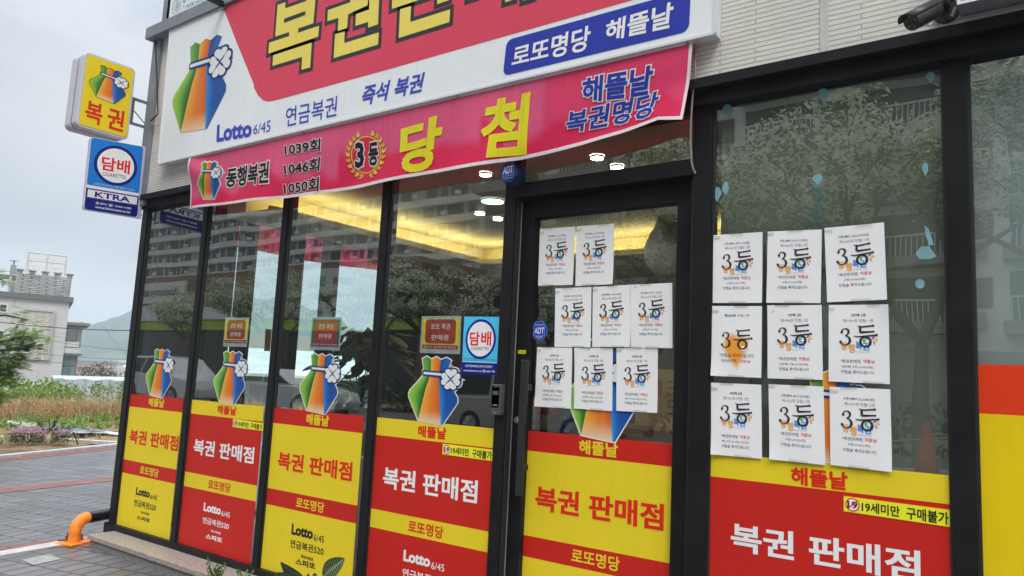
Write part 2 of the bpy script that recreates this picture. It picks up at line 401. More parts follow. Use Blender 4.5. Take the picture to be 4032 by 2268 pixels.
def emblem(mb, fn, border=WHITE, bw=11, step=.0006, dark=P8(20, 52, 110), lip=None, base=0):
    """the lottery's tied bag with a clover, drawn in a 768 x 960 field; fn maps (0..1, 0..1)."""
    X = lambda pts: [((x-207)/768., (y-195)/960.) for x, y in pts]
    G = [(395,240),(460,208),(528,245),(531,400),(505,540),(470,660),(384,1098),(300,935),(228,795),(219,740),(240,685),(335,580),(412,488),(425,400)]
    O = [(528,245),(602,212),(672,252),(657,410),(652,500),(668,640),(720,1136),(384,1100),(470,660),(505,540),(531,400)]
    B = [(672,252),(748,218),(820,258),(790,330),(780,430),(885,680),(936,758),(940,815),(920,855),(745,1135),(720,1136),(668,640),(652,500),(657,410)]
    g = [(.16,.36,.05),(.10,.30,.05),(.03,.20,.06),(.01,.10,.03),(.01,.10,.02),(.01,.09,.02),(.04,.30,.06),(.08,.34,.04),(.30,.55,.06),(.34,.58,.06),(.24,.48,.06),(.12,.36,.05),(.06,.24,.04),(.14,.36,.06)]
    o_ = [(.86,.40,.07),(.85,.26,.05),(.62,.13,.03),(.55,.10,.02),(.62,.13,.03),(.66,.13,.02),(.80,.52,.34),(.86,.62,.28),(.86,.42,.06),(.86,.34,.05),(.80,.26,.04)]
    b_ = [(.01,.10,.34),(.02,.14,.46),(.02,.10,.36),(.01,.05,.24),(.01,.05,.22),(.01,.04,.20),(.01,.05,.24),(.01,.06,.26),(.01,.06,.28),(.02,.30,.72),(.04,.42,.85),(.03,.24,.66),(.02,.14,.42),(.01,.10,.34)]
    hub = (826, 512)
    hs = [(hub[0]+9*dx, hub[1]+12*dy, a) for dx, dy, a in ((0,-1,0),(1,0,math.pi/2),(0,1,math.pi),(-1,0,-math.pi/2))]
    lobes = [heart(*h, 150) for h in hs]
    L = base
    sil = [(395,240),(460,208),(528,245),(602,212),(672,252),(748,218),(820,258),(790,335),(795,430),(885,680),(936,758),(940,815),(920,855),(745,1135),(720,1136),(384,1100),(300,935),(228,795),(219,740),(240,685),(335,580),(408,488),(408,400),(428,395)]
    band = [(440,402),(720,412),(720,505),(440,484),(416,474),(408,450),(412,420),(424,406)]
    if border:
        polyh(mb, fn, X(offset2(sil, bw)), border, L); polyh(mb, fn, X(offset2(band, bw)), border, L)
        for h in hs: polyh(mb, fn, X(offset2(heart(*h, 150), bw+22)), border, L+step*.3)
    mixc = lambda a, b, t: tuple(a[i]+(b[i]-a[i])*max(0, min(1, t)) for i in range(3))
    def green(s, y): return mixc(mixc((.36,.60,.07), (.10,.38,.05), s*1.5), (.012,.09,.025), (s-.5)*2.0) if y > 400 else mixc((.22,.44,.06), (.05,.26,.05), s*1.2)
    def orange(s, y):
        c = mixc((.88,.44,.06), (.80,.20,.025), s*1.8); c = mixc(c, (.42,.06,.02), (s-.72)*2.2)
        return mixc(c, (.86,.68,.46), (y-960)/190.0)
    def blue(s, y):
        c = mixc((.03,.26,.72), (.012,.085,.36), s*2.6) if y > 480 else mixc((.012,.07,.28), (.02,.13,.44), s*1.6)
        return mixc(c, (.05,.36,.80), (y-900)/260.0*(1-s))
    for p, cf in ((G, green), (O, orange), (B, blue)):
        ys_ = sorted(set(q[1] for q in p)); lv = []
        for a_, b_ in zip(ys_, ys_[1:]):
            k_ = max(1, int((b_-a_)/40)); lv += [a_+(b_-a_)*i/k_ for i in range(k_)]
        lv.append(ys_[-1])
        def span(y):
            xs_ = []
            for (xa, ya), (xb, yb) in zip(p, p[1:]+p[:1]):
                if ya == yb:
                    if abs(ya-y) < 1e-6: xs_ += [xa, xb]
                elif min(ya, yb)-1e-6 <= y <= max(ya, yb)+1e-6: xs_.append(xa+(xb-xa)*(y-ya)/(yb-ya))
            return (min(xs_), max(xs_)) if xs_ else None
        nxx = 7
        for ya, yb in zip(lv, lv[1:]):
            sa, sb = span(ya+1e-4), span(yb-1e-4)
            if not sa or not sb: continue
            for i in range(nxx):
                cor = [(sa, i/nxx, ya), (sa, (i+1)/nxx, ya), (sb, (i+1)/nxx, yb), (sb, i/nxx, yb)]
                uvs = X([(q[0]+(q[1]-q[0])*f, y) for q, f, y in cor])
                mb.face([fn(a_, b_, L+step) for a_, b_ in uvs], [cf(f, y) for _, f, y in cor])
    if lip:
        for p in (sil,):
            q = offset2(p, 5); q2 = offset2(p, -5)
            for i in range(len(p)):
                j = (i+1) % len(p); pts = X([q[i], q[j], q2[j], q2[i]])
                mb.face([fn(a, b, L+step*1.4) for a, b in pts], lip)
    polyh(mb, fn, X(band), dark, L+step*2)
    for l_ in lobes: polyh(mb, fn, X(offset2(l_, 22)), dark, L+step*2)
    polyh(mb, fn, X(ellipse(hub[0], hub[1], 46, 60)), dark, L+step*2.2)
    polyh(mb, fn, X([(438,425),(690,437),(690,470),(438,459),(424,452),(424,434)]), WHITE, L+step*3)
    for l_ in lobes: polyh(mb, fn, X(l_), WHITE, L+step*3)
    return mb

# ================================================================== GROUND
def grid_z(x, y):
    d = max(0.0, -x-19.0); z = -.02 - 2.6*(1-math.exp(-d/55.0))
    return z - (2.5*(1-math.exp(-max(0, d-120)/250.0)))
mb = MB()
xs = [-1150,-900,-700,-450,-300,-220,-160,-120,-95,-75,-60,-48,-40,-34,-29,-25,-22,-19.5,-17,-13,-9,-5,0,6,14,30,60,120,150]
ys = [-120,-60,-30,-16,-8,-3,0,3,6,9,12,16,20,26,34,45,60,80,110,150,220,320,480,700,900,1150]
vs = [(x, y, grid_z(x, y)) for y in ys for x in xs]; nx = len(xs)
fs = [(j*nx+i, j*nx+i+1, (j+1)*nx+i+1, (j+1)*nx+i) for j in range(len(ys)-1) for i in range(nx-1)]
mb.raw(vs, fs)
M_earth = principled('earth_ground', (.17, .15, .09), rough=.9, var=.35, scale=.25)
kind(mb.build('ground', M_earth), 'structure')
ROT = math.radians(14.5)
M_paver = brick_mat('grey_pavers', (.125, .125, .13), (.18, .18, .186), (.045, .045, .047), .125, .24, .010, rot=(0, 0, -ROT), bump=.5, rough=.45, dist=.008, var=.28, nscale=1.6)
M_redpaver = brick_mat('red_pavers', (.30, .105, .085), (.24, .085, .07), (.05, .035, .03), .125, .24, .008, rot=(0, 0, -ROT), bump=.4, rough=.5, dist=.005, var=.2)
def sheet(name, pts, z, mat, k='structure'):
    m = MB(); m.face([(p[0], p[1], z) for p in pts]); o = m.build(name, mat)
    if o.data.polygons[0].normal.z < 0: o.data.flip_normals()
    return kind(o, k)
sheet('pavement', [(-11.75,-5.2),(8,-5.2),(8,9),(-14.6,9),(-13.15,3.56),(-12.66,2.39),(-12.16,1.39)], 0.0, M_paver)
a, b, a2, b2 = atZ(c7(0,830)), atZ(c7(840,740)), atZ(c7(0,861)), atZ(c7(840,767))
sheet('pavement_band', [(a+(a-b)*3)[:2], (b+(b-a)*4)[:2], (b2+(b2-a2)*4)[:2], (a2+(a2-b2)*3)[:2]], .004, M_redpaver)
a, b = atZ(c7(0,608)), atZ(c7(860,522)); a2, b2 = atZ(c7(0,632)), atZ(c7(860,543))
da = (a-b)*1.6
sheet('pavement_edge_band', [(a+da)[:2], b[:2], b2[:2], (a2+da)[:2]], .004, M_redpaver)
sheet('red_edge_band', [atZ(c7(0,1245))[:2], atZ(c7(640,1160))[:2], atZ(c7(640,1250))[:2], atZ(c7(560,1235))[:2], atZ(c7(0,1285))[:2]], .004, M_redpaver)
M_conc = principled('pale_concrete', (.50, .50, .49), rough=.6, var=.2, scale=10, bump=.2)
a, b, c_, d_ = atZ(c7(0,1283)), atZ(c7(650,1170)), atZ(c7(650,1200)), atZ(c7(0,1312))
e = (a-b)*1.5
mb = MB(); mb.hexa([(d_+e), c_, b, (a+e)], [p+Vector((0,0,.012)) for p in ((d_+e), c_, b, (a+e))])
kind(mb.build('edge_strip', M_conc), 'structure')
M_pale = principled('pale_paver', (.33, .34, .32), rough=.5, var=.25, scale=14, bump=.15)
sheet('pale_paving_block', [atZ(c7(*p))[:2] for p in ((155,1338),(345,1298),(443,1330),(240,1375))], .004, M_pale)
M_asphalt = principled('asphalt', (.055, .055, .058), rough=.85, var=.25, scale=6, bump=.3, bscale=200)
sheet('road', [(-60,-13.2),(30,-13.2),(30,-5.4),(-60,-5.4)], .0, M_asphalt)
M_paint = principled('road_paint', (.7, .7, .68), rough=.6, var=.2, scale=20)
for i in range(7):
    sheet('road_marking', [(-30+i*6,-9.35),(-27+i*6,-9.35),(-27+i*6,-9.25),(-30+i*6,-9.25)], .006, M_paint)
mb = MB(); mb.box((-60,-5.4,-.02), (30,-5.2,.11)); kind(mb.build('kerb', M_conc, bevel=.01), 'structure')
mb = MB(); mb.box((-60,-13.4,-.02), (30,-13.2,.13)); kind(mb.build('far_kerb', M_conc, bevel=.01), 'structure')
sheet('far_pavement', [(-60,-17),(30,-17),(30,-13.4),(-60,-13.4)], .12, M_paver)
# kerbs of the planting bed
def kerb_run(name, pa, pb, w, h):
    pa, pb = Vector(pa), Vector(pb); n = (pb-pa).cross(Vector((0, 0, 1))).normalized()*w
    m = MB(); m.hexa([pa, pb, pb+n, pa+n], [p+Vector((0, 0, h)) for p in (pa, pb, pb+n, pa+n)])
    return kind(m.build(name, M_conc, bevel=.006), 'structure')
a, b = atZ(c7(0,606)), atZ(c7(866,518)); kerb_run('bed_kerb', b, a+(a-b)*1.6, -.13, .05)
a, b = atZ(c7(450,490)), atZ(c7(862,514)); kerb_run('bed_kerb_inner', a, b+(b-a)*.1, .14, .06)
a, b = atZ(c7(0,470)), atZ(c7(200,476)); kerb_run('bed_kerb_back', a+(a-b), b, .12, .05)
# soil of the bed: a rough sheet
M_soil = principled('bed_soil', (.27, .17, .09), rough=.95, var=.5, scale=2.2, bump=.8, bscale=14)
mb = MB()
def bedz(x, y): return .015+.05*math.sin(x*2.1+y*1.3)*math.sin(y*2.7-x*.7)+.03*math.sin(x*5.3)*math.sin(y*6.1)+.035
nx, ny = 60, 50; vs = []
for j in range(ny):
    for i in range(nx):
        u, w = i/(nx-1), j/(ny-1)
        y = -2+u*14; e = -12.2-(y-1.39)*.45
        if y < 1.39: e = -12.2-(y-1.39)*.45
        x = e-.13-w*12; vs.append((x, y, bedz(x, y)-.02 if w > 0 else .02))
fs = [(j*nx+i, (j+1)*nx+i, (j+1)*nx+i+1, j*nx+i+1) for j in range(ny-1) for i in range(nx-1)]
mb.raw(vs, fs, smooth=True); o = mb.build('soil_bed', M_soil); kind(o, 'structure')

# ================================================================== SHOP BUILDING
shop = thing('shop_building', 'black framed corner shop with pale thin brick cladding above its tall glass front', 'building', (-6.1, 0, 0))
FY = -.023                                              # front face of the window frames
Zb, Zt = .132, 2.69                                     # bottom and top of the glass
M_siding = brick_mat('thin_brick_cladding', (.72, .70, .635), (.76, .74, .675), (.52, .50, .45), .42, .0187*2, .0035, rot=(math.radians(-90), 0, 0), bump=.9, rough=.6, dist=.006, var=.07, nscale=3, bias=-.2)
M_siding.node_tree.nodes['Brick Texture'].offset = .37
M_siding.node_tree.nodes['Brick Texture'].inputs['Row Height'].default_value = .0215
SY = -.06
mb = MB(); mb.box((-6.05, SY, 2.745), (-.795, .12, 5.8)); mb.build('brick_cladding', M_siding, shop)
mb = MB(); mb.box((-.765, SY, 2.745), (5, .12, 5.8)); mb.build('brick_cladding', M_siding, shop)
mb = MB(); mb.box((-.795, SY-.004, 2.745), (-.765, .1, 5.8)); mb.build('cladding_joint', principled('joint_metal', (.55,.53,.50), rough=.4), shop)
mb = MB(); mb.box((-6.17, -.085, 2.66), (-6.05, .1, 4.075)); mb.build('corner_post', M_grey, shop)
mb = MB(); mb.box((-6.19, -.09, 2.70), (5, .10, 2.745)); mb.build('header_flashing', M_frame, shop)
mb = MB(); mb.box((-6.15, -.05, 2.635), (5, .10, 2.70)); mb.build('header_rail', M_frame, shop)
mb = MB(); mb.box((-6.2, -.035, .055), (-2.35, .06, .132)); mb.build('bottom_rail', M_frame, shop)
mb = MB(); mb.box((-1.3, -.035, .055), (5, .06, .132)); mb.build('bottom_rail', M_frame, shop)
muls = [(-6.16, -6.081), (-5.255, -5.197), (-4.287, -4.228), (-3.327, -3.267), (-2.390, -2.325), (-1.345, -1.261), (-.3665, -.293), (.95, 1.03)]
for x0, x1 in muls:
    m = MB(); m.box((x0, FY, .09), (x1, .06, 2.635)); m.build('mullion', M_frame, shop, bevel=.003)
    m = MB(); m.box((x0-.012, -.008, .132), (x0, .02, 2.635)); m.box((x1, -.008, .132), (x1+.010, .02, 2.635)); m.build('gasket', M_frame2, shop)
panes = [(-6.081, -5.255), (-5.197, -4.287), (-4.228, -3.327), (-3.267, -2.390), (-1.261, -.3665), (-.293, .95), (1.03, 2.5)]
for x0, x1 in panes:
    m = MB(); m.face([(x0, 0, .132), (x1, 0, .132), (x1, 0, 2.64), (x0, 0, 2.64)]); m.build('window_pane', M_glass, shop)
# transom over the door, the door itself set back
mb = MB(); mb.box((-2.325, FY, 2.33), (-1.345, .10, 2.405)); mb.build('door_transom', M_frame, shop, bevel=.003)
mb = MB(); mb.face([(-2.325, 0, 2.405), (-1.345, 0, 2.405), (-1.345, 0, 2.64), (-2.325, 0, 2.64)]); mb.build('window_pane', M_glass, shop)
DY = .075
door = MB(); x0, x1, e0, e1 = -2.32, -1.355, -2.243, -1.447
door.box((x0, .04, .02), (e0, .10, 2.325)); door.box((e1, .04, .02), (x1, .10, 2.325)); door.box((e0, .04, 2.228), (e1, .10, 2.325)); door.box((e0, .04, .02), (e1, .10, .13))
door_o = door.build('door', M_frame, shop, bevel=.003)
m = MB(); m.face([(e0, DY, .13), (e1, DY, .13), (e1, DY, 2.228), (e0, DY, 2.228)]); m.build('door_glass', M_glass, door_o)
hx = at(h3(415, 700), -.02).x
m = MB(); za, zb_ = at(h3(440, 0), -.02).z+.08, at(h3(400, 1320), -.02).z
m.box((hx-.012, -.03, zb_), (hx+.028, -.01, za)); m.box((hx, -.01, zb_+.12), (hx+.015, .04, zb_+.15)); m.box((hx, -.01, za-.15), (hx+.015, .04, za-.12))
m.build('door_handle', principled('matt_black', (.018,.019,.02), rough=.5), door_o, bevel=.004)
lk = at(h3(372, 485), .03); m = MB(); m.tube([lk, lk+Vector((0, .03, 0))], [.017, .019], 20); m.tube([lk+Vector((0,-.004,0)), lk], [.008, .010], 14)
m.box((lk.x-.0015, lk.y-.006, lk.z-.005), (lk.x+.0015, lk.y-.003, lk.z+.005), BLACK); m.build('lock_cylinder', principled('brushed_steel', (.55,.55,.54), rough=.3, metal=.9), door_o)
m = MB(); m.box((-2.3245, .034, .02), (-2.3215, .04, 2.32)); m.build('door_seal', M_cable, shop)
m = MB(); m.box((-2.325, .06, .0), (-1.345, .11, .02)); m.build('door_threshold', M_metal, shop)
# side wall (short return of the building): glass with mullions, opaque near the corner and over the banner
def sidebox(n, y0, y1, z0, z1, mat=M_frame, x0=-6.16, x1=-6.08): m = MB(); m.box((x0, y0, z0), (x1, y1, z1)); return m.build(n, mat, shop)
M_inner = principled('dark_interior_wall', (.055, .05, .045), rough=.7, var=.3, scale=3)
sidebox('side_wall', .10, .83, 0, 2.9, M_inner)
for y0, y1 in ((.89, 1.04), (1.42, 1.576), (1.85, 2.02)): sidebox('side_mullion', y0, y1, .1, 2.80)
sidebox('side_wall', 2.64, 6.2, 0, 5.6, M_inner)
sidebox('side_head', .10, 2.64, 2.80, 5.8, M_inner)
sidebox('side_sill', .83, 2.64, 0, .10)
for y0, y1 in ((.83, .89), (1.04, 1.42), (1.576, 1.85), (2.02, 2.64)):
    m = MB(); m.face([(-6.12, y0, .1), (-6.12, y1, .1), (-6.12, y1, 2.80), (-6.12, y0, 2.80)]); m.build('side_pane', M_sideglass, shop)
# inside: floor, tray ceiling with a lit cove, walls
CZ_ = 2.80
M_floor_in = principled('shop_floor_tiles', (.22, .20, .17), rough=.35, var=.15)
M_ceil = principled('shop_ceiling_paint', (.48, .44, .34), rough=.8, var=.05)
M_bulk = principled('cove_paint', (.62, .56, .36), rough=.7, var=.05)
M_wall_in = principled('shop_wall_paper', (.30, .26, .20), rough=.8, var=.15, scale=2)
m = MB(); m.box((-6.08, .1, -.02), (-1.25, 6.0, .06)); m.build('shop_floor', M_floor_in, shop)
m = MB(); m.box((-6.08, .12, CZ_), (-1.25, 6.1, CZ_+.1)); m.build('shop_ceiling', M_ceil, shop)
m = MB(); m.box((-6.08, 6.0, .06), (-1.25, 6.1, CZ_)); m.build('back_wall', M_wall_in, shop)
m = MB(); m.box((-1.25, .1, .0), (-1.22, 6.1, CZ_)); m.build('party_wall', M_wall_in, shop)
BX, BY, BZ = -4.90, 2.95, 2.575                          # inner edge of the cove lip
FO = .30                                                 # the lit fascia stands this far behind the lip
m = MB(); m.box((BX-FO-.25, .3, BZ), (BX-FO, 6.0, CZ_-.002)); m.box((BX-FO, BY+FO, BZ), (-1.25, 6.0, CZ_-.002)); m.build('bulkhead', M_bulk, shop)
m = MB(); m.box((BX-FO, .3, BZ), (BX, BY+FO, BZ+.02)); m.box((BX, BY, BZ), (-1.25, BY+FO, BZ+.02)); m.box((BX-.012, .3, BZ+.02), (BX, BY+.012, BZ+.05)); m.box((BX, BY, BZ+.02), (-1.25, BY+.012, BZ+.05)); m.build('cove_lip', M_bulk, shop)
M_led = emit_mat('warm_led_strip', (1.0, .85, .36), 22.0)
m = MB(); m.box((BX-.075, .4, BZ+.022), (BX-.05, BY+.05, BZ+.034)); m.box((BX-.05, BY+.05, BZ+.022), (-1.3, BY+.075, BZ+.034)); m.build('led_strip', M_led, shop)
# granite step in front of the windows
M_granite = principled('pink_grey_granite', (.34, .30, .275), rough=.35, var=.55, scale=55, bump=.12, bscale=120)
nt = M_granite.node_tree
mb = MB(); mb.box((-6.03, -.235, .055), (-2.5, -.03, .09)); step_top = mb.build('granite_step', M_granite, bevel=.004); kind(step_top, 'structure')
M_granite_d = principled('grey_granite', (.21, .20, .19), rough=.5, var=.5, scale=70, bump=.1, bscale=150)
mb = MB(); mb.box((-6.0, -.222, -.01), (-2.5, -.02, .055)); kind(mb.build('step_riser', M_granite_d), 'structure')
mb = MB(); mb.box((-2.5, -.5, -.01), (-1.2, .04, .05)); kind(mb.build('door_step', M_granite_d, bevel=.004), 'structure')
mb = MB(); mb.box((-6.2, .0, -.01), (5, .1, .055)); mb.build('plinth', principled('mortar', (.2,.2,.2), rough=.8), shop)
# grey cornice between the shop sign and the sign of the floor above
a, b = at(c1(1105,235), -.13), at(c1(1190,180), -.13)
mb = MB(); mb.box((-6.19, -.15, 4.075), (5, .12, 4.175)); mb.build('cornice', M_grey, shop, bevel=.004)
mb = MB(); mb.box((-6.12, -.06, 4.175), (-6.0, .12, 5.8)); mb.build('corner_post', M_grey, shop)
# protective board behind the two right-hand panes
M_board = principled('grey_green_board', (.165, .18, .142), rough=.85, var=.18, scale=2.5, spec=.2)
m = MB(); m.box((-1.235, .03, .1), (-.36, .06, 2.66)); m.build('backing_board', M_board, shop)
M_board2 = principled('pale_board', (.34, .39, .385), rough=.85, var=.12, scale=1.5, spec=.2)
m = MB(); m.box((-.29, .05, .1), (2.5, .08, 2.66)); m.build('backing_board', M_board2, shop)
M_glue = printed('dried_glue', rough=.7, var=.3, scale=12)
cg = (.20, .40, .44)
for x, y, rx, ry in ((420,785,36,42),(1103,668,36,40),(1870,545,30,34),(1066,1275,36,32),(348,1378,28,46),(1832,1200,20,42),(408,1340,22,44)):
    pts = []
    for k in range(40):
        q = 2*math.pi*k/40; w = 1+.05*math.sin(3*q+x)+.03*math.sin(5*q+y)+.28*math.exp(-((q-1.6)/.22)**2)
        pts.append(at(c3(x+rx*w*math.cos(q), y+ry*w*math.sin(q)), -.002))
    m = MB(); poly(m, pts, cg); m.build('glue_residue', M_glue, shop)
for p in ([(1762,450),(1800,400),(1860,398),(1910,470),(1860,490),(1790,488)], [(1760,650),(1795,628),(1828,650),(1822,690),(1792,700),(1764,685)], [(1825,250),(1855,270),(1875,330),(1890,385),(1862,395),(1835,320)]):
    m = MB(); poly(m, [at(c6(*q), -.002) for q in p], cg); m.build('glue_residue', M_glue, shop)
m = MB()
text(m, 'KCC 수', qpx([c3(1035,1345), c3(1030,1800), c3(1105,1800), c3(1110,1345)][::-1][:0] or [c3(1110,1345), c3(1118,1860), c3(1025,1860), c3(1030,1345)], -.0015), (.03, .14, .13), .02)
m.build('glue_residue', M_glue, shop)
# wet clear tape and film over the notices
M_tape = glass_mat('clear_tape', tint=(.88,.9,.88), ior=1.5, rough=.25); M_tape2 = glass_mat('sticky_tape', tint=(.86,.86,.80), ior=1.9, rough=.18)
for pts in ([c6(280,285), c6(1610,182), c6(1620,800), c6(285,870)], [c6(285,800), c6(1600,790), c6(1600,830), c6(285,830)], [k1(900,830), k1(1600,760), k1(1610,850), k1(905,870)]):
    Y = DY-.0035 if pts[0][0] < 2600 else -.0045
    m = MB(); m.face([at(p, Y) for p in pts]); m.build('clear_film', M_tape, shop)

# ================================================================== SIGNS ON THE FRONT
SF = -.13                                                # front plane of the big sign
def V3(x, y, z): return Vector((x, y, z))
tl, bl, br = at(c1(1217,205), SF), at(c1(1127,1170), SF), at(c3(330,237), SF)
tr = V3(br.x+.01, SF, 4.065)
sign = thing('shop_signboard', 'long white and red lottery shop signboard with big yellow letters above the banner', 'signboard', (bl.x, SF, bl.z))
m = MB(); back = [p+V3(0, -SF+SY-.002, 0) for p in (tl, tr, br, bl)]; fr_ = [p+V3(0, .004, 0) for p in (tl, tr, br, bl)]
m.hexa(fr_, back); m.build('casing', M_white, sign)
m = MB(); poly(m, [tl, tr, br, bl], P8(205,209,213))
redp = [c1(1588,60), c1(1700,330), c1(1810,600), g1(0,1250), g1(60,1360), g1(130,1430), g1(190,1449), g1(280,1440), g2(0,1020), g2(2536,300)]
rp = [at(p, SF) for p in redp]; sl_ = (rp[-1].z-rp[-2].z)/(rp[-1].x-rp[-2].x); rp.append(V3(tr.x-.05, SF, rp[-1].z+sl_*(tr.x-.05-rp[-1].x))); rp.append(V3(tr.x-.05, SF, tr.z-.004))
top_z = lambda x: tl.z+(tr.z-tl.z)*(x-tl.x)/(tr.x-tl.x)
rp[0] = V3(rp[0].x, SF, top_z(rp[0].x)-.004)
poly(m, [p+V3(0,-.001,0) for p in rp], P8(194,62,82))
pq = qpx([c2(1195,272), c2(2440,-72), c2(2427,212), c2(1168,515)], SF)
polyh(m, pq, [(x/5.6, y) for x, y in rounded(0, 0, 5.6, 1, .2)], P8(38,52,146), .0015)
m.build('face', M_sign, sign)
# trim rim round the face
m = MB(); t_ = .012
for p, q in ((tl, tr), (bl, br)): m.hexa([p+V3(0,-.006,-t_/2), q+V3(0,-.006,-t_/2), q+V3(0,-.006,t_/2), p+V3(0,-.006,t_/2)], [p+V3(0,.01,-t_/2), q+V3(0,.01,-t_/2), q+V3(0,.01,t_/2), p+V3(0,.01,t_/2)])
for p, q in ((tl, bl), (tr, br)): m.hexa([p+V3(-t_/2,-.006,0), p+V3(t_/2,-.006,0), q+V3(t_/2,-.006,0), q+V3(-t_/2,-.006,0)], [p+V3(-t_/2,.01,0), p+V3(t_/2,.01,0), q+V3(t_/2,.01,0), q+V3(-t_/2,.01,0)])
m.build('rim', M_white, sign)
# headline letters, drawn as polygons in the sign's own plane
glyph = [  # (outer outline, holes) read in crops g1 / g2
 (g1, [(342,72),(455,32),(450,122),(755,15),(757,-74),(892,-122),(853,333),(640,407),(632,470),(935,370),(922,525),(210,768),(222,612),(505,517),(508,458),(308,525)], [[(437,270),(742,160),(738,215),(435,330)]]),
 (g1, [(280,790),(830,610),(808,962),(682,997),(692,815),(268,943)], []),
 (g1, [(1060,147),(1378,35),(1392,-165),(1090,-60),(1098,-190),(1648,-380),(1632,0),(1625,78),(1350,205),(1332,403),(1200,445),(1210,258),(1052,305)], []),
 (g1, [(1650,0),(1662,-300),(1810,-350),(1790,0),(1775,350),(1632,397),(1635,315),(1452,372),(1460,205),(1648,140)], []),
 (g1, [(1162,490),(1300,450),(1292,618),(1785,465),(1775,638),(1142,832)], []),
 (g2, [(160,130),(166,-20),(1100,-340),(1092,-180),(560,-2)], []),
 (g2, [(808,0),(820,-300),(990,-360),(975,-40),(968,8),(805,62)], []),
 (g2, [(278,135),(435,88),(422,318),(993,135),(980,318),(258,545)], []),
 (g2, [(1245,-5),(1255,-330),(1610,-450),(1600,-120)], []),
 (g2, [(1775,35),(1790,-400),(1915,-445),(1892,-2)], []),
 (g2, [(2035,12),(2050,-490),(2180,-535),(2165,-30)], []),
]
m = MB(); dk, yl = (.035, .036, .045), P8(212,192,88)
for cr, outer, holes in glyph:
    uv = [(at(cr(*p), SF).x, at(cr(*p), SF).z) for p in outer]
    f3 = lambda u, v, l=0.0: V3(u, SF-l, v)
    tr_i = tessellate_polygon([[Vector((a_, b_, 0)) for a_, b_ in uv]])
    dv_, df_ = union_thick(uv, tr_i, .026)
    m.raw([f3(a_, b_, .002) for a_, b_ in dv_], df_, dk); m.raw([f3(a_, b_, .003) for a_, b_ in uv], tr_i, yl)
    for h in holes: polyh(m, f3, [(at(cr(*p), SF).x, at(cr(*p), SF).z) for p in h], dk, .004)
xq = at(g2(2300, -60), SF)
gq = rect(xq.x, 4.03, xq.x+.62, 3.30+.1, SF)
for u, v in (('dk', 1),): text(m, '점', gq, dk, .05, .035, lift=.002, new=False); text(m, '점', gq, yl, .05, lift=.003, new=False)
m.build('headline_lettering', M_sign, sign)
m = MB(); SB = P8(52,66,160)
text(m, 'Lotto', qpx([c1(1550,892), c1(1800,853), c1(1795,975), c1(1545,1016)], SF), SB, .055, lift=.002)
text(m, '6/45', qpx([c1(1812,893), c1(1934,855), c1(1928,940), c1(1806,958)], SF), SB, .0, lift=.002)
text(m, '연금복권', qpx([c1(2043,768), c1(2410,682), c1(2400,828), c1(2037,908)], SF), SB, .008, lift=.002)
text(m, '즉석 복권', qpx([c2(234,580), c2(646,486), c2(617,622), c2(203,722)], SF), SB, .035, lift=.002)
text(m, '로또명당', qpx([c2(1243,318), c2(1768,168), c2(1752,340), c2(1226,458)], SF), P8(214,216,222), .03, lift=.003)
text(m, '해뜰날', qpx([c2(1872,146), c2(2328,8), c2(2312,190), c2(1857,285)], SF), P8(214,216,222), .035, lift=.003)
m.build_split('lettering', M_sign, sign)
def emblem_rect(pl, pr, ptop, pbl, Y):
    xl, xr = at(pl, Y).x, at(pr, Y).x; zt, zb = at(ptop, Y).z, at(pbl, Y).z
    # the middle peak sits at .015 of the height, the lower left corner at .945
    h = (zt-zb)/(.945-.015); z0 = zt+.015*h
    return rect(xl, z0, xr, z0-h, Y)
m = MB(); emblem(m, emblem_rect(g3(50,965), g3(806,340), g3(462,166), g3(190,1325), SF), border=None, base=.0015); m.build('bag_emblem', M_sign, sign)
m = MB()
for x in (.12, .34, .56, .78, .95):
    p = bl+(br-bl)*x; m.tube([p+V3(0,.035,-.004), p+V3(0,.035,.002)], .006, 8)
m.build('screw', M_metal, sign)

# upper sign of the next floor
UY = -.13
a, b, c_ = at(g8(160,640), UY), at(g8(1400,112), UY), at(g8(212,0), UY)
up = thing('upper_signboard', 'pale blue white taekwondo school sign cut off at the top edge above the grey cornice', 'signboard', (a.x, UY, a.z))
zt_ = 5.3; x1_ = -1.0
m = MB(); m.box((a.x, UY+.003, a.z), (x1_, -.07, zt_)); m.build('casing', M_white, up)
m = MB(); m.face([(a.x, UY, a.z), (x1_, UY, a.z), (x1_, UY, zt_), (a.x, UY, zt_)], P8(196,210,226)); m.build('face', M_sign, up)
m = MB(); eq = qpx([g8(302,45), g8(542,-70), g8(508,318), g8(268,412)], UY)
for i in range(4):
    pass
def ring(m, fn, uv, w, col, l):
    q = offset2(uv, w/2); q2 = offset2(uv, -w/2); n = len(uv)
    for i in range(n): m.face([fn(*q[i], l), fn(*q[(i+1) % n], l), fn(*q2[(i+1) % n], l), fn(*q2[i], l)], col)
ring(m, eq, rounded(.02, .02, .98, .98, .12), .035, P8(150,110,110), .001)
for k in range(8):
    q = 2*math.pi*k/8; cx, cy = .5+.24*math.cos(q), .5+.24*math.sin(q)
    pet = [(cx+(.17*math.cos(t)*math.cos(q)-.08*math.sin(t)*math.sin(q)), cy+(.17*math.cos(t)*math.sin(q)+.08*math.sin(t)*math.cos(q))) for t in [2*math.pi*j/12 for j in range(12)]]
    ring(m, eq, pet, .03, P8(190,130,100) if 2 < k < 6 else P8(120,95,125), .001)
ring(m, eq, ellipse(.5, .5, .075, .075, 16), .035, P8(185,130,110), .001)
m.build('flower_emblem', M_sign, up)
m = MB(); text(m, 'T', qpx([g8(570,170), g8(642,135), g8(600,272), g8(583,278)], UY), P8(170,110,115), .02, lift=.001)
text(m, 'AEKWONDO', qpx([g8(668,122), g8(1560,-210), g8(1530,-90), g8(645,250)], UY), P8(110,118,140), .015, lift=.001)
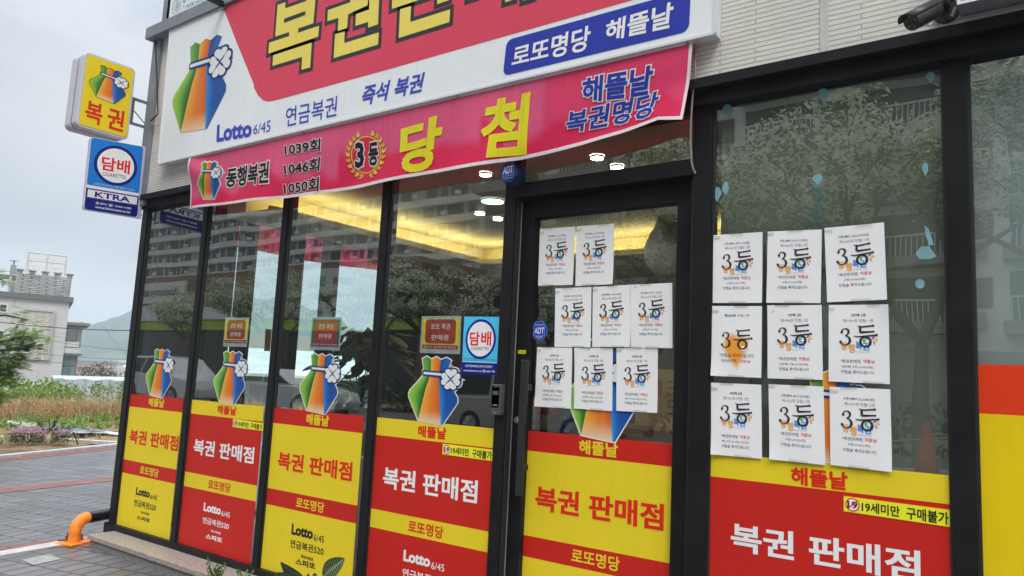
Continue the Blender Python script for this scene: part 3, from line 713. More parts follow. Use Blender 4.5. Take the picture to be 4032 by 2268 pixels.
text(m, 'D', qpx([g8(590,-150), g8(690,-190), g8(672,50), g8(580,92)], UY), P8(80,150,115), .04, lift=.001)
text(m, 'AEHAN', qpx([g8(720,-210), g8(1290,-440), g8(1265,-190), g8(715,25)], UY), P8(120,125,145), .03, lift=.001)
m.build_split('lettering', M_sign, up)

# lamp arm reaching out over the sign
ab = at(g8(1715,195), SF-.01)
arm = thing('sign_lamp_arm', 'black lamp arm reaching out from the grey cornice above the signboard', 'lamp arm', ab)
m = MB(); m.box((ab.x-.018, -1.0, ab.z-.0), (ab.x+.018, SF-.01, ab.z+.036)); m.build('arm_bar', M_frame, arm)
m = MB(); m.box((ab.x-.06, -1.22, ab.z-.03), (ab.x+.06, -1.0, ab.z+.05)); m.build('lamp_head', M_frame, arm, bevel=.01)
m = MB(); m.box((ab.x-.035, SF-.012, ab.z-.015), (ab.x+.035, SF-.002, ab.z+.05)); m.build('wall_plate', M_metal, arm)

# red corner of the neighbour's sign
RY = -.17
rc = at(g7(1297,92), RY)
nb = thing('neighbour_signboard', 'red sign with a white rim cut off at the top corner beside the camera', 'signboard', rc)
m = MB(); m.box((rc.x, RY+.004, rc.z), (2.6, SY-.002, 4.05)); m.build('casing', M_grey, nb)
m = MB(); m.face([(rc.x, RY, rc.z), (2.6, RY, rc.z), (2.6, RY, 4.05), (rc.x, RY, 4.05)], P8(225,228,232)); m.face([(rc.x+.012, RY-.001, rc.z+.012), (2.59, RY-.001, rc.z+.012), (2.59, RY-.001, 4.04), (rc.x+.012, RY-.001, 4.04)], P8(220,64,48)); m.build('face', M_sign, nb)
m = MB(); p = at(g7(1560,125), -.1); p.z = rc.z; m.tube([p+V3(0,0,-.006), p], .007, 10); m.build('screw', M_metal, nb)

# ------------------------------------------------------------------ hanging banners
def lerp_list(pts, u):
    for (a, b), (c, d) in zip(pts, pts[1:]):
        if u <= c: return b+(d-b)*(u-a)/(c-a)
    return pts[-1][1]
BY_ = -.118
def banner(front):
    M_cloth = M_cloth1 if front else M_cloth2
    x0, x1 = at(g6(45,240), BY_).x, at(c2(2455,275), BY_).x
    z0, z1 = at(g6(45,240), BY_).z+.012, at(c2(2455,275), BY_).z
    bot = []
    for p in (g6(35,865), g6(1200,745), c2(0,1300), c2(660,1180), c2(1270,1085), c2(1700,985), c2(2000,900), c2(2250,812), c2(2378,825)):
        q = at(p, BY_); bot.append(((q.x-x0)/(x1-x0), q.z))
    bot[0] = (0, bot[0][1]); bot[-1] = (1, bot[-1][1])
    def S(u, v, l=0.0):
        zt = z0+(z1-z0)*u; zb = lerp_list(bot, min(1, max(0, u))); x = x0+(x1-x0)*u
        if u > .9: x -= (u-.9)*v*.30
        x += (1-u)**6*v*.03
        w = .010*math.sin(u*15+v*1.5)*v + .006*math.sin(u*38+v*3)*v*(.4+v)
        r = max(0, (u-.72)/.28)                       # the pulled right-hand corner
        d = (v*.9-(1-u)*3.4)
        w += -.020*r*v*math.exp(-((d+.12)/.20)**2) + .014*r*v*math.exp(-((d-.38)/.18)**2)
        e = max(0, 1-u/.16); d2 = v-.2-u*4.5
        w += -.028*e*math.exp(-(d2/.22)**2)
        w -= .02*v*v*max(0, (u-.55)/.45)
        return V3(x, BY_+w-l, zt+(zb-zt)*v)
    if front: fn = S; cloth_col = P8(206,44,88)
    else: fn = lambda u, v, l=0.0: (lambda p: V3(-6.27+(p.y-BY_)*.6-l*0-(l if l else 0), 2.86-(p.x-x0)*.69, p.z+.01))(S(u, v, 0))
    lab = 'crimson prize banner with yellow letters hanging under the signboard on the front' if front else 'second crimson banner on the side wall, seen reversed through the tinted glass'
    t = thing('prize_banner', lab, 'banner', fn(0, 1), 'crimson prize banners')
    m = MB(); nu, nv = 120, 22
    vs = [fn(i/nu, j/nv) for j in range(nv+1) for i in range(nu+1)]
    edge = P8(226,222,228)
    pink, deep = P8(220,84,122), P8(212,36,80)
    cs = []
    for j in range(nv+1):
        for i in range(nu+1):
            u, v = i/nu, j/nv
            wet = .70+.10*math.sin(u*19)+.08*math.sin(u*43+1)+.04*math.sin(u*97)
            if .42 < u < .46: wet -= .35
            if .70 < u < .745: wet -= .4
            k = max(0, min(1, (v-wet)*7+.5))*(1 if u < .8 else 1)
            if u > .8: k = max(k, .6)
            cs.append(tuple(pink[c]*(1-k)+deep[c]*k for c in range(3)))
    fs = [(j*(nu+1)+i, (j+1)*(nu+1)+i, (j+1)*(nu+1)+i+1, j*(nu+1)+i+1) for j in range(nv) for i in range(nu)]
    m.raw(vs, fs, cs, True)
    for i in range(nu):                                  # white hem
        u0, u1 = i/nu, (i+1)/nu
        for a_, b_ in ((0, .035), (.955, 1)): m.face([fn(u0, a_, .0015), fn(u0, b_, .0015), fn(u1, b_, .0015), fn(u1, a_, .0015)], edge, True)
    for j in range(nv):
        for a_, b_ in ((0, .004), (.996, 1)): m.face([fn(a_, j/nv, .0016), fn(a_, (j+1)/nv, .0016), fn(b_, (j+1)/nv, .0016), fn(b_, j/nv, .0016)], edge, True)
    m.build('cloth', M_cloth, t)
    def inv(p):                                           # photo point -> (u, v) on the cloth
        q = at(p, BY_); u = (q.x-x0)/(x1-x0)
        zt = z0+(z1-z0)*u; zb = lerp_list(bot, min(1, max(0, u))); v = (zt-q.z)/(zt-zb)
        if u > .9: u += (u-.9)*v*.30/(x1-x0)*1.1
        return u, v
    def area(pts):
        A = [inv(p) for p in pts]
        def g(u, v, l=0.0):
            a = [(A[0][i]*(1-u)+A[1][i]*u)*(1-v)+(A[3][i]*(1-u)+A[2][i]*u)*v for i in range(2)]
            return fn(a[0], a[1], l)
        return g
    wh = P8(230,228,236); m = MB(); L1, L2 = .004, .0055
    def out(body, pts, col, off, grow, sl):
        g = area(pts); text(m, body, g, wh, off, grow*1.5, res=2, lift=L1, slices=sl); text(m, body, g, col, off, res=2, lift=L2, slices=sl, new=False)
    out('동행복권', [g6(500,368), g6(1045,272), g6(1040,560), g6(470,610)], INK, .045, .045, (10, 5))
    for s_, pts in (('1039회', [g6(1228,60), g6(1690,-20), g6(1683,150), g6(1245,208)]), ('1046회', [g6(1220,310), g6(1685,218), g6(1672,398), g6(1240,455)]), ('1050회', [g6(1213,548), g6(1672,468), g6(1660,652), g6(1222,700)])):
        out(s_, pts, INK, .035, .035, (8, 3))
    out('3', [g6(2122,40), g6(2230,25), g6(2222,345), g6(2108,360)], INK, .05, .04, (2, 5)); out('등', [g6(2290,45), g6(2410,20), g6(2408,322), g6(2275,335)], INK, .05, .045, (2, 5))
    text(m, '당', area([c2(480,850), c2(775,770), c2(735,1145), c2(470,1185)]), P8(214,206,36), .055, res=4, lift=L1, slices=(5, 8))
    text(m, '첨', area([c2(1055,690), c2(1360,622), c2(1330,1045), c2(1010,1080)]), P8(214,206,36), .05, res=4, lift=L1, slices=(5, 8))
    out('해뜰날', [c2(1712,530), c2(2195,440), c2(2165,640), c2(1705,700)], P8(36,54,150), .04, .04, (16, 8))
    out('복권명당', [c2(1610,760), c2(2235,610), c2(2195,790), c2(1592,905)], P8(36,54,150), .035, .035, (18, 8))
    m.build_split('lettering', M_cloth, t)
    for (u_, v_) in ((.006, .04), (.994, .03), (.006, .96), (.33, .03), (.66, .03)):
        p = fn(u_, v_, .004); ax_ = V3(0, -1, 0) if front else V3(-1, 0, 0)
        m = MB(); m.disc(p, ax_, .009, 14); m.build('eyelet', M_metal, t)
        m = MB(); m.tube([p, p+V3(0, .02 if front else 0, .03), p+V3(0, .03 if front else 0, .075)] if v_ < .5 else [p, p+V3(-.03, .05, -.01), p+V3(-.07, .09, .01)], .0025, 5); m.build('cord', M_white, t)
    m = MB()
    if True:
        g = area([g6(1965,-120), g6(2550,-185), g6(2535,500), g6(1975,560)])
        pdisc(m, g, .5, .5, .33, .345, P8(206,192,60), .0015); pdisc(m, g, .5, .5, .31, .325, P8(204,44,60), .0022)
        for side in (-1, 1):
            for k in range(10):
                q = math.radians(90)+side*math.radians(10+k*15.5)         # from the bottom up each side
                tx, ty = -math.sin(q)*side, math.cos(q)*side
                for r_, tw in ((.435, .55), (.37, -.1)):
                    bx_, by_ = .5+.375*math.cos(q), .5+.39*math.sin(q)
                    dx_, dy_ = tx*math.cos(tw*side)-ty*math.sin(-tw*side), tx*math.sin(-tw*side)+ty*math.cos(tw*side)
                    L_ = .125 if r_ > .4 else .10
                    lf = [(bx_, by_), (bx_+dx_*L_*.45+dy_*.026, by_+dy_*L_*.45-dx_*.026), (bx_+dx_*L_, by_+dy_*L_), (bx_+dx_*L_*.45-dy_*.026, by_+dy_*L_*.45+dx_*.026)]
                    polyh(m, g, lf, P8(212,196,60) if k % 2 else P8(190,168,48), .004 if r_ > .4 else .0045)
        m.build('laurel_wreath', M_cloth, t)
    m = MB(); emblem(m, area([g6(118,288), g6(440,262), g6(415,748), g6(118,790)]), border=wh, bw=30, step=.0024, base=.003); m.build('bag_emblem', M_cloth, t)
    return t
banner(True); banner(False)
# side sign above the second banner, so that its back blocks the sky as in the photo
ss = thing('side_signboard', 'dark back of the side signboard above the reversed banner', 'signboard', (-6.3, 1.5, 3.0))
m = MB(); m.box((-6.32, -.0, 2.93), (-6.2, 5.0, 4.0)); m.build('casing', M_white, ss)
m = MB(); m.face([(-6.323, 5, 2.95), (-6.323, .02, 2.95), (-6.323, .02, 3.98), (-6.323, 5, 3.98)], P8(194,62,82)); m.build('face', M_sign, ss)

# ------------------------------------------------------------------ projecting signs at the corner
XF = -6.10
def rprism(m, x0, x1, y0, y1, z0, z1, r, col=(1, 1, 1)):
    pr = rounded(y0, z0, y1, z1, r, 5)
    m.hexa([V3(x0, a, b) for a, b in pr], [V3(x1, a, b) for a, b in pr], col)
P = [atX(g4(*p), XF) for p in ((365,100),(1085,330),(965,1375),(235,1165))]
y0, y1 = min(p.y for p in P), max(p.y for p in P); z0, z1 = (P[2].z+P[3].z)/2, (P[0].z+P[1].z)/2
bs = thing('projecting_lottery_sign', 'yellow projecting box sign with a bag emblem and red letters at the corner', 'sign', (XF, y1, z0))
yo, yi, pad = y0-.02, y1+.02, .022
M_lilac = principled('weathered_white_plastic', (.60, .59, .66), rough=.45, var=.08)
m = MB(); rprism(m, XF-.085, XF-.002, yo, yi, z0-pad, z1+pad, .045); rprism(m, XF-.205, XF-.12, yo, yi, z0-pad, z1+pad, .045); m.build('casing', M_lilac, bs, bevel=.008)
m = MB(); rprism(m, XF-.121, XF-.084, yo+.012, yi-.012, z0-pad+.012, z1+pad-.012, .04); m.build('frame_gap', M_grey, bs)
fq = quad(V3(XF, y0, z1), V3(XF, y1, z1), V3(XF, y1, z0), V3(XF, y0, z0), V3(1, 0, 0))
m = MB(); polyh(m, fq, [(x, y) for x, y in [(a/.37*.37, b) for a, b in rounded(0, 0, 1, 1, .05)]], P8(206,182,30), .001); m.build('face', M_vinyl, bs)
sub = lambda fn, u0, v0, u1, v1: (lambda u, v, l=0.0: fn(u0+(u1-u0)*u, v0+(v1-v0)*v, l))
m = MB(); emblem(m, sub(fq, .085, .075, .92, .585), border=None, dark=P8(28,44,62), lip=P8(28,40,44), base=.002, step=.0007); m.build('bag_emblem', M_vinyl, bs)
m = MB(); text(m, '복', sub(fq, .10, .635, .455, .945), P8(188,40,28), .035, lift=.002); text(m, '권', sub(fq, .555, .635, .915, .945), P8(188,40,28), .035, lift=.002); m.build_split('lettering', M_vinyl, bs)
m = MB()
zb1, zb2 = atX(g4(1200,755), XF).z, atX(g4(1150,1130), XF).z
for z in (zb1, zb2): m.box((XF-.11, y1, z-.008), (XF-.085, -.02, z+.010))
m.box((XF-.108, y1+.055, zb2), (XF-.088, y1+.08, zb1)); m.build('bracket', M_grey, bs)
m = MB(); m.tube([V3(XF-.1, y1, (zb1+zb2)/2-.02), V3(XF-.1, y1+.03, (zb1+zb2)/2-.03), V3(XF-.1, y1+.07, (zb1+zb2)/2+.02), V3(XF-.09, -.06, zb2+.02)], .005, 6); m.build('wire', M_cable, bs)

P = [atX(g5(*p), XF) for p in ((200,75),(1062,235),(960,1400),(75,1260))]
cs = thing('cigarette_sign', 'blue projecting tobacco sign with a white oval hanging at the corner post', 'sign', P[2])
fq = quad(*P, nrm=Vector((1, 0, 0)))
ro = rounded(0, 0, 1, 1, .055)
m = MB(); m.hexa([fq(a, b, 0) for a, b in ro], [fq(a, b, -.035) for a, b in ro]); m.build('panel', M_lilac, cs, bevel=.003)
m = MB(); F = [atX(g5(*p), XF) for p in ((1040,225),(1130,245),(1015,1415),(935,1400))]; m.hexa(F, [p+V3(-.03, 0, 0) for p in F]); m.build('mounting_flange', M_lilac, cs)
m = MB()
for x, y in ((1118,290),(1105,420),(1080,565),(1068,825),(1048,990),(1030,1092),(1018,1360)):
    q = atX(g5(x, y), XF); m.tube([q, q+V3(.004, 0, 0)], .004, 6)
m.build('screw', M_frame, cs)
SKY_, DKB = P8(24,110,190), P8(18,30,110)
def cig(m, fq, lift, serif_lines, kt):
    polyh(m, fq, [(a, b*.66) for a, b in rounded(.012, .012, .988, 1, .05)][:], SKY_, lift)
    polyh(m, fq, [(.012, .66), (.988, .66), (.988, .70), (.012, .70)], P8(210,208,226), lift)
    polyh(m, fq, [(.012, .70), (.988, .70)]+[(a, b) for a, b in rounded(.012, .72, .988, .99, .05) if b > .85], DKB, lift)
    polyh(m, fq, ellipse(.5, .335, .405, .275, 44), DKB, lift*1.4); polyh(m, fq, ellipse(.5, .335, .345, .235, 44), P8(214,212,226), lift*1.8)
    text(m, '담', sub(fq, .235, .235, .50, .425), P8(204,28,30), .035, lift=lift*2.2); text(m, '배', sub(fq, .52, .235, .765, .425), P8(204,28,30), .035, lift=lift*2.2)
    text(m, 'CIGARETTES', sub(fq, .27, .45, .71, .50), P8(36,40,60), .0, res=2, lift=lift*2.2)
    text(m, '⑲세미만 청소년에게는 담배를 판매하지 않습니다.', sub(fq, .14, .612, .90, .645), P8(170,200,232), .0, res=1, lift=lift*1.4)
    if kt:
        polyh(m, fq, [(.03, .705), (.97, .705), (.97, .835), (.03, .835)], P8(210,208,226), lift*1.4)
        ring(m, fq, [(.035, .712), (.965, .712), (.965, .828), (.035, .828)], .012, DKB, lift*1.8)
        text(m, 'KTRA', sub(fq, .17, .732, .82, .808), DKB, .04, lift=lift*2.2)
        text(m, '콜센타 ☎ 1644-1785', sub(fq, .2, .868, .86, .905), P8(216,216,232), .01, res=2, lift=lift*1.6)
        text(m, 'www.ktranews.co.kr', sub(fq, .2, .92, .86, .957), P8(216,216,232), .012, res=2, lift=lift*1.6)
    else:
        text(m, '사)한국담배판매인회중앙회 콜센타', sub(fq, .10, .755, .86, .815), P8(216,216,232), .0, res=1, lift=lift*1.6)
        text(m, 'www.ktranews.co.kr ☎1644-1785', sub(fq, .07, .855, .93, .92), P8(216,216,232), .01, res=1, lift=lift*1.6)
m = MB(); cig(m, fq, .001, 1, True); m.build('printing', M_vinyl, cs)

# ------------------------------------------------------------------ small fittings on the front
mo = at(g7(1095,225), SY-.001)
cc_ = thing('security_camera', 'black bullet security camera on a round wall plate beside the red sign', 'camera', mo)
M_cam = principled('dark_grey_camera_shell', (.035, .035, .038), rough=.42, var=.1)
m = MB(); m.tube([mo, mo+V3(0,-.014,0)], [.046, .044], 32); m.build('wall_plate', M_cam, cc_, bevel=.002)
m = MB()
for dx, dz in ((.02,.035), (.005,-.04), (-.036,.01)): m.tube([mo+V3(dx,-.012,dz), mo+V3(dx,-.017,dz)], .005, 10, col=BLACK)
m.build('screw', M_frame, cc_)
rear, frt = at(g7(905,165), -.155), at(g7(425,420), -.245)
ax = (frt-rear).normalized()
m = MB(); m.tube([mo+V3(-.005,-.012,.01), mo+V3(-.01,-.055,.02), rear+ax*.01], [.019, .016, .014], 16); m.build('ball_joint', M_cam, cc_)
m = MB(); m.tube([rear-ax*.005, rear, rear+ax*.03, frt-ax*.004, frt], [.02, .028, .0325, .0325, .0315], 28); m.build('body', M_cam, cc_)
up_ = (Vector((0,0,1))-ax*ax.z).normalized(); sd = ax.cross(up_)
m = MB(); arc = [math.radians(20+140*k/14) for k in range(15)]
lo = [rear+ax*.012+(sd*math.cos(q)+up_*math.sin(q))*.035 for q in arc]; hi = [frt+ax*(.012+.016*math.sin(q))+(sd*math.cos(q)+up_*math.sin(q))*.035 for q in arc]
m.raw(lo+hi, [(i, i+1, 16+i, 15+i) for i in range(14)], smooth=True)
ob = m.build('sun_hood', M_cam, cc_); sm = ob.modifiers.new('thick', 'SOLIDIFY'); sm.thickness = .003
m = MB(); m.disc(frt+ax*.0006, ax, .0255, 28, BLACK); m.disc(frt+ax*.0012, ax, .012, 20, (.02,.02,.025))
m.build('lens', principled('lens_glass', (.008,.008,.01), rough=.08), cc_)
m = MB()
for k in range(5):
    q = 2*math.pi*k/5+.6; m.disc(frt+ax*.0015+(sd*math.cos(q)+up_*math.sin(q))*.0195, ax, .0022, 8, (.5,.55,.5))
pl = rear+ax*.055+(up_*.78-sd*.55)*.0335
tv = -(Vector(ax)); nrm = (up_*.78-sd*.55).normalized(); wv = nrm.cross(ax).normalized()
text(m, 'ADT', quad(pl+ax*.012+wv*.006, pl-ax*.006+wv*.006, pl-ax*.006-wv*.006, pl+ax*.012-wv*.006, nrm), (.6,.6,.6), .03, res=1)
m.build('marking', M_plastic, cc_)
m = MB(); lb = [at(g7(*p), SY-.018) for p in ((1245,120),(1300,128),(1222,312),(1168,302))]; poly(m, lb, P8(150,152,150)); m.build('sticker', M_plastic, cc_)
w0 = at(g7(800,400), -.08); m = MB(); m.tube([at(g7(820,400), SY-.01), at(g7(815,460), SY-.015), at(g7(760,500), SY-.02), at(g7(720,470), -.12), rear+ax*.03-up_*.025], .003, 6); m.build('wire', M_white, cc_)

# siren box by the door
sc_ = at(k1(645,382), -.10)
sb = thing('siren_box', 'dark blue octagonal alarm siren box over the door jamb under the banner', 'alarm box', sc_)
R_ = .0585
oc = [(math.cos(math.radians(22.5+45*k)), math.sin(math.radians(22.5+45*k))) for k in range(8)]
m = MB(); m.hexa([sc_+V3(a*R_, 0, b*R_*1.02) for a, b in oc], [sc_+V3(a*R_*1.12, .04, b*R_*1.1) for a, b in oc]); m.hexa([sc_+V3(a*R_*1.12, .04, b*R_*1.1) for a, b in oc], [sc_+V3(a*R_*1.12, .078, b*R_*1.1) for a, b in oc])
M_blue = principled('navy_plastic', (.012, .03, .11), rough=.3, var=.15); m.build('housing', M_blue, sb, bevel=.004)
m = MB(); fq = rect(sc_.x-R_*.62, sc_.z+R_*.78, sc_.x+R_*.62, sc_.z-R_*.35, sc_.y-.001)
polyh(m, fq, [(0,0),(1,0),(1,1),(0,1)], P8(30,46,120), .0004); ring(m, fq, [(.02,.02),(.98,.02),(.98,.98),(.02,.98)], .04, P8(120,130,190), .0008)
text(m, 'ADT', sub(fq, .08, .2, .92, .82), P8(200,204,222), .03, lift=.001); text(m, 'WORLD No.1', rect(sc_.x-R_*.55, sc_.z-R_*.45, sc_.x+R_*.55, sc_.z-R_*.62, sc_.y-.0015), P8(150,160,205), .0, res=1)
m.build('marking', M_plastic, sb)
# cables
def cable(label, pts, r=.004, mat=M_cable, grp=None):
    m = MB(); P_ = [Vector(p) for p in pts]; fine = []
    for i in range(len(P_)-1):
        p0, p1_, p2, p3 = P_[max(i-1, 0)], P_[i], P_[i+1], P_[min(i+2, len(P_)-1)]
        for k in range(6):
            t = k/6; fine.append(.5*((2*p1_)+(-p0+p2)*t+(2*p0-5*p1_+4*p2-p3)*t*t+(-p0+3*p1_-3*p2+p3)*t**3))
    fine.append(P_[-1]); m.tube(fine, r, 6); o = m.build('cable', mat); return tag(o, label, 'cable', grp)
cable('thin grey cable running down beside the door under the banner end', [at(c3(188,300), SY-.006), at(c3(192,505), SY-.03), at(c3(172,700), -.07), at(c3(158,930), -.06), at(c3(165,1150), -.05), at(c3(192,1238), FY-.006)], .0045)
cable('dark cable hanging down the corner post beside the signboard', [at(c1(1110,235), -.1), at(c1(1112,400), -.1), at(c1(1120,600), -.09), at(c1(1125,780), -.09), at(c1(1118,820), -.1), at(c1(1072,865), -.1)], .006, M_frame2)
cable('thin pale cable looping from the corner post to the signboard edge', [at(c1(1072,862), -.1), at(c1(1075,880), -.1), at(c1(1120,892), -.09), at(c1(1165,898), -.08)], .0035)

# ================================================================== PRINTED STICKERS ON THE GLASS
LV = dict(t=1.139, u=1.040, v=.628, w=.527, b=.132)
SX = dict(a=(-6.079, -5.303), b=(-5.196, -4.330), c=(-4.227, -3.372), d=(-3.265, -2.402), e=(-2.243, -1.447), f=(-1.259, -.3685))
STICK = {
 'a': (c7, 'yellow', dict(s1=((1065,178),(1170,250)), s2=((932,400),(1268,560)), s3=((1003,660),(1130,748)), s4=((975,815),(1120,910)), s5=((960,900),(1112,988)), s6=((1008,985),(1065,1018)), s7=((980,1015),(1070,1070)))),
 'b': (c7, 'red', dict(s1=((1555,228),(1685,307)), s2=((1390,468),(1808,652)), s3=((1490,758),(1643,858)), s4=((1458,925),(1640,1035)), s5=((1450,1025),(1632,1120)), s6=((1507,1118),(1575,1155)), s7=((1472,1145),(1585,1215)))),
 'c': (c7, 'yellow', dict(s1=((2187,290),(2345,385)), s2=((1990,560),(2508,775)), s3=((2117,885),(2312,1003)), s4=((2085,1075),(2312,1215)), s5=((2075,1185),(2308,1305)), s6=((2150,1295),(2235,1345)), s7=((2112,1320),(2250,1405)))),
 'd': (c8, 'red', dict(s1=((628,372),(828,478)), s2=((385,668),(1048,935)), s3=((562,1047),(806,1187)), s4=((528,1262),(815,1420)), s5=((520,1390),(810,1535)))),
 'e': (c8, 'yellow', dict(s1=((1778,475),(2052,607)), s2=((1470,805),(2378,1130)), s3=((1725,1248),(2065,1422)))),
 'f': (c9, 'red', dict(s1=((875,668),(1280,842)), s2=((447,1065),(1800,1500)))),
}
LABELS = {
 'a': 'yellow shop window sticker on the leftmost pane next to the building corner',
 'b': 'narrow red shop window sticker on the second pane from the building corner',
 'c': 'yellow shop window sticker behind the striped leaf plant',
 'd': 'red shop window sticker on the pane beside the fingerprint reader',
 'e': 'yellow shop window sticker on the door leaf',
 'f': 'large red shop window sticker below the nine notices on the wide pane',
}
ref = {}
for k in 'abcdef':
    cr, base, tx = STICK[k]; Y = DY if k == 'e' else 0.0; Ys = Y-.0012
    dz = -.0125 if k == 'f' else 0
    x0, x1 = SX[k]; L = {q: v+dz for q, v in LV.items()}
    big, band = (YEL, RED) if base == 'yellow' else (RED, YEL)
    t_band = YEL if base == 'yellow' else TXTRED            # lettering on the two bands
    t_big = TXTRED if base == 'yellow' else P8(222,218,236)
    t_low = INK if base == 'yellow' else P8(222,218,236)
    m = MB()
    for a, b, c in (('t', 'u', band), ('u', 'v', big), ('v', 'w', band), ('w', 'b', big)):
        m.face([(x0, Ys, L[b]), (x1, Ys, L[b]), (x1, Ys, L[a]), (x0, Ys, L[a])], c)
    st = m.build('window_sticker', M_vinyl); tag(st, LABELS[k], 'sticker', 'red and yellow window stickers')
    m = MB()
    box_ = {}
    for key, (tl_, br_) in tx.items():
        p, q = at(cr(*tl_), Y), at(cr(*br_), Y); box_[key] = [p.x, p.z, q.x, q.z]
    mid = (x0+x1)/2
    for key in ('s1', 's2', 's3', 's4', 's5', 's6', 's7'):
        if key not in box_:                                  # below the frame: same layout as the pane beside it
            src = ref[key]; box_[key] = [mid+src[0], src[1]+dz, mid+src[2], src[3]+dz]
        if k in 'abc' : ref[key] = (box_[key][0]-mid, box_[key][1], box_[key][2]-mid, box_[key][3])
    if k == 'f': box_['s2'][3] = ref['s2'][3]+dz
    R = lambda key: rect(*box_[key], Ys)
    def put(body, key, col, off, grow=.012, halo=None):
        if halo: text(m, body, R(key), halo, off, grow, lift=.0006)
        text(m, body, R(key), col, off, lift=.0012, new=not halo)
    put('해뜰날', 's1', t_band, .045); put('복권 판매점', 's2', t_big, .036, .02, None if base == 'red' else P8(226,150,40)); put('로또명당', 's3', t_band, .03)
    g = R('s4'); text(m, 'Lotto', sub(g, 0, -.02, .66, .93), t_low, .06, lift=.0012); text(m, '6/45', sub(g, .69, .42, 1, 1.0), t_low, .005, res=2, lift=.0012)
    put('연금복권520', 's5', t_low, .02); put('즉석식복권', 's6', t_low, .03); put('스피또', 's7', t_low, .045)
    m.build_split('lettering', M_vinyl, st)
# far right pane
rb = at((3500+1245*.27608, 1300+1185*.27608))
o1 = at((3500+1225*.27608, 1300+487*.27608))
m = MB(); xr = .95
m.face([(-.291, -.0012, rb.z), (xr, -.0012, rb.z), (xr, -.0012, o1.z), (-.291, -.0012, o1.z)], P8(200,54,22)); m.face([(-.291, -.0012, .132), (xr, -.0012, .132), (xr, -.0012, rb.z), (-.291, -.0012, rb.z)], P8(206,178,12))
tag(m.build('window_sticker', M_vinyl), 'plain orange over yellow sticker on the pane at the picture edge', 'sticker', 'red and yellow window stickers')

# bag stickers
bags = {
 'a': emblem_rect(c4(1040,1348), c4(1248,1200), c4(1155,1132), c7(1082,160), 0),
 'b': emblem_rect(c4(1527,1340), c4(1773,1235), c4(1635,1146), c7(1580,205), 0),
 'c': emblem_rect(h4(1303,1170), h4(1900,920), h4(1620,697), c7(2203,268), 0),
 'd': emblem_rect(h1(207,750), h1(975,470), h1(602,197), h1(375,1105), 0),
}
bl_, brr = at(h5(655,1300), DY), at(h5(1080,1340), DY); wE = (brr.x-bl_.x)/(365/768.); x0E = bl_.x-wE*.225
bags['e'] = rect(x0E, bl_.z+wE*1.25*.945, x0E+wE, bl_.z+wE*1.25*.945-wE*1.25, DY)
oc_ = at(c9(1142,400)); zt_f, zb_f = at(c6(1125,1290)).z, at(c9(1130,665)).z
hF = (zt_f-zb_f)*1.02; wF = hF*.8
bags['f'] = rect(oc_.x-wF*.49, zt_f+.01, oc_.x+wF*.51, zt_f+.01-hF, 0)
BL_ = dict(a='bag emblem sticker with a clover on the leftmost pane', b='bag emblem sticker with a clover on the pane reflecting white cars', c='bag emblem sticker with a clover in front of the dark pot plant',
           d='bag emblem sticker with a clover beside the blue tobacco sticker', e='bag emblem sticker mostly covered by the notices on the door', f='bag emblem sticker hidden behind the nine notices')
for k, fn in bags.items():
    Y = DY if k == 'e' else 0
    m = MB(); emblem(m, fn, border=P8(226,228,234), bw=12, base=.0028, step=.0006); tag(m.build('bag_sticker', M_vinyl), BL_[k], 'sticker', 'bag emblem stickers')

# age limit stickers
for (cr, pts), lab in ((( c7, ((1665,325),(1882,360),(1878,416),(1661,388))), 'small yellow age limit sticker on the narrow red sticker'),
                       (( c8, ((805,503),(1168,547),(1163,632),(802,582))), 'yellow age limit sticker on the red sticker beside the door'),
                       (( c9, ((1250,875),(2020,976),(2022,1104),(1249,988))), 'large yellow age limit sticker under the nine notices')):
    fn = qpx([cr(*p) for p in pts], 0)
    m = MB(); polyh(m, fn, [(0,0),(1,0),(1,1),(0,1)], P8(226,120,40), .0028); polyh(m, fn, [(.004,.03),(.996,.03),(.996,.97),(.004,.97)], P8(232,214,40), .0032)
    w = (fn(1, .5)-fn(0, .5)).length/(fn(.5, 1)-fn(.5, 0)).length
    cx, ry = .09, .42; polyh(m, fn, ellipse(cx, .5, ry/w, ry), P8(196,30,50), .0036); polyh(m, fn, ellipse(cx, .5, ry*.82/w, ry*.82), P8(214,210,226), .004)
    text(m, '19', sub(fn, cx-.05, .27, cx+.05, .73), INK, .03, res=2, lift=.0044)
    d = ry*.62; polyh(m, fn, [(cx-(d+.05)/w, .5+d), (cx-(d-.05)/w, .5+d), (cx+(d+.05)/w, .5-d), (cx+(d-.05)/w, .5-d)], P8(196,30,50), .0048)
    text(m, '19세미만', sub(fn, .18, .2, .54, .84), INK, .03, lift=.004); text(m, '구매불가', sub(fn, .60, .17, .975, .88), INK, .03, lift=.004)
    tag(m.build('age_limit_sticker', M_vinyl), lab, 'sticker', 'age limit stickers')

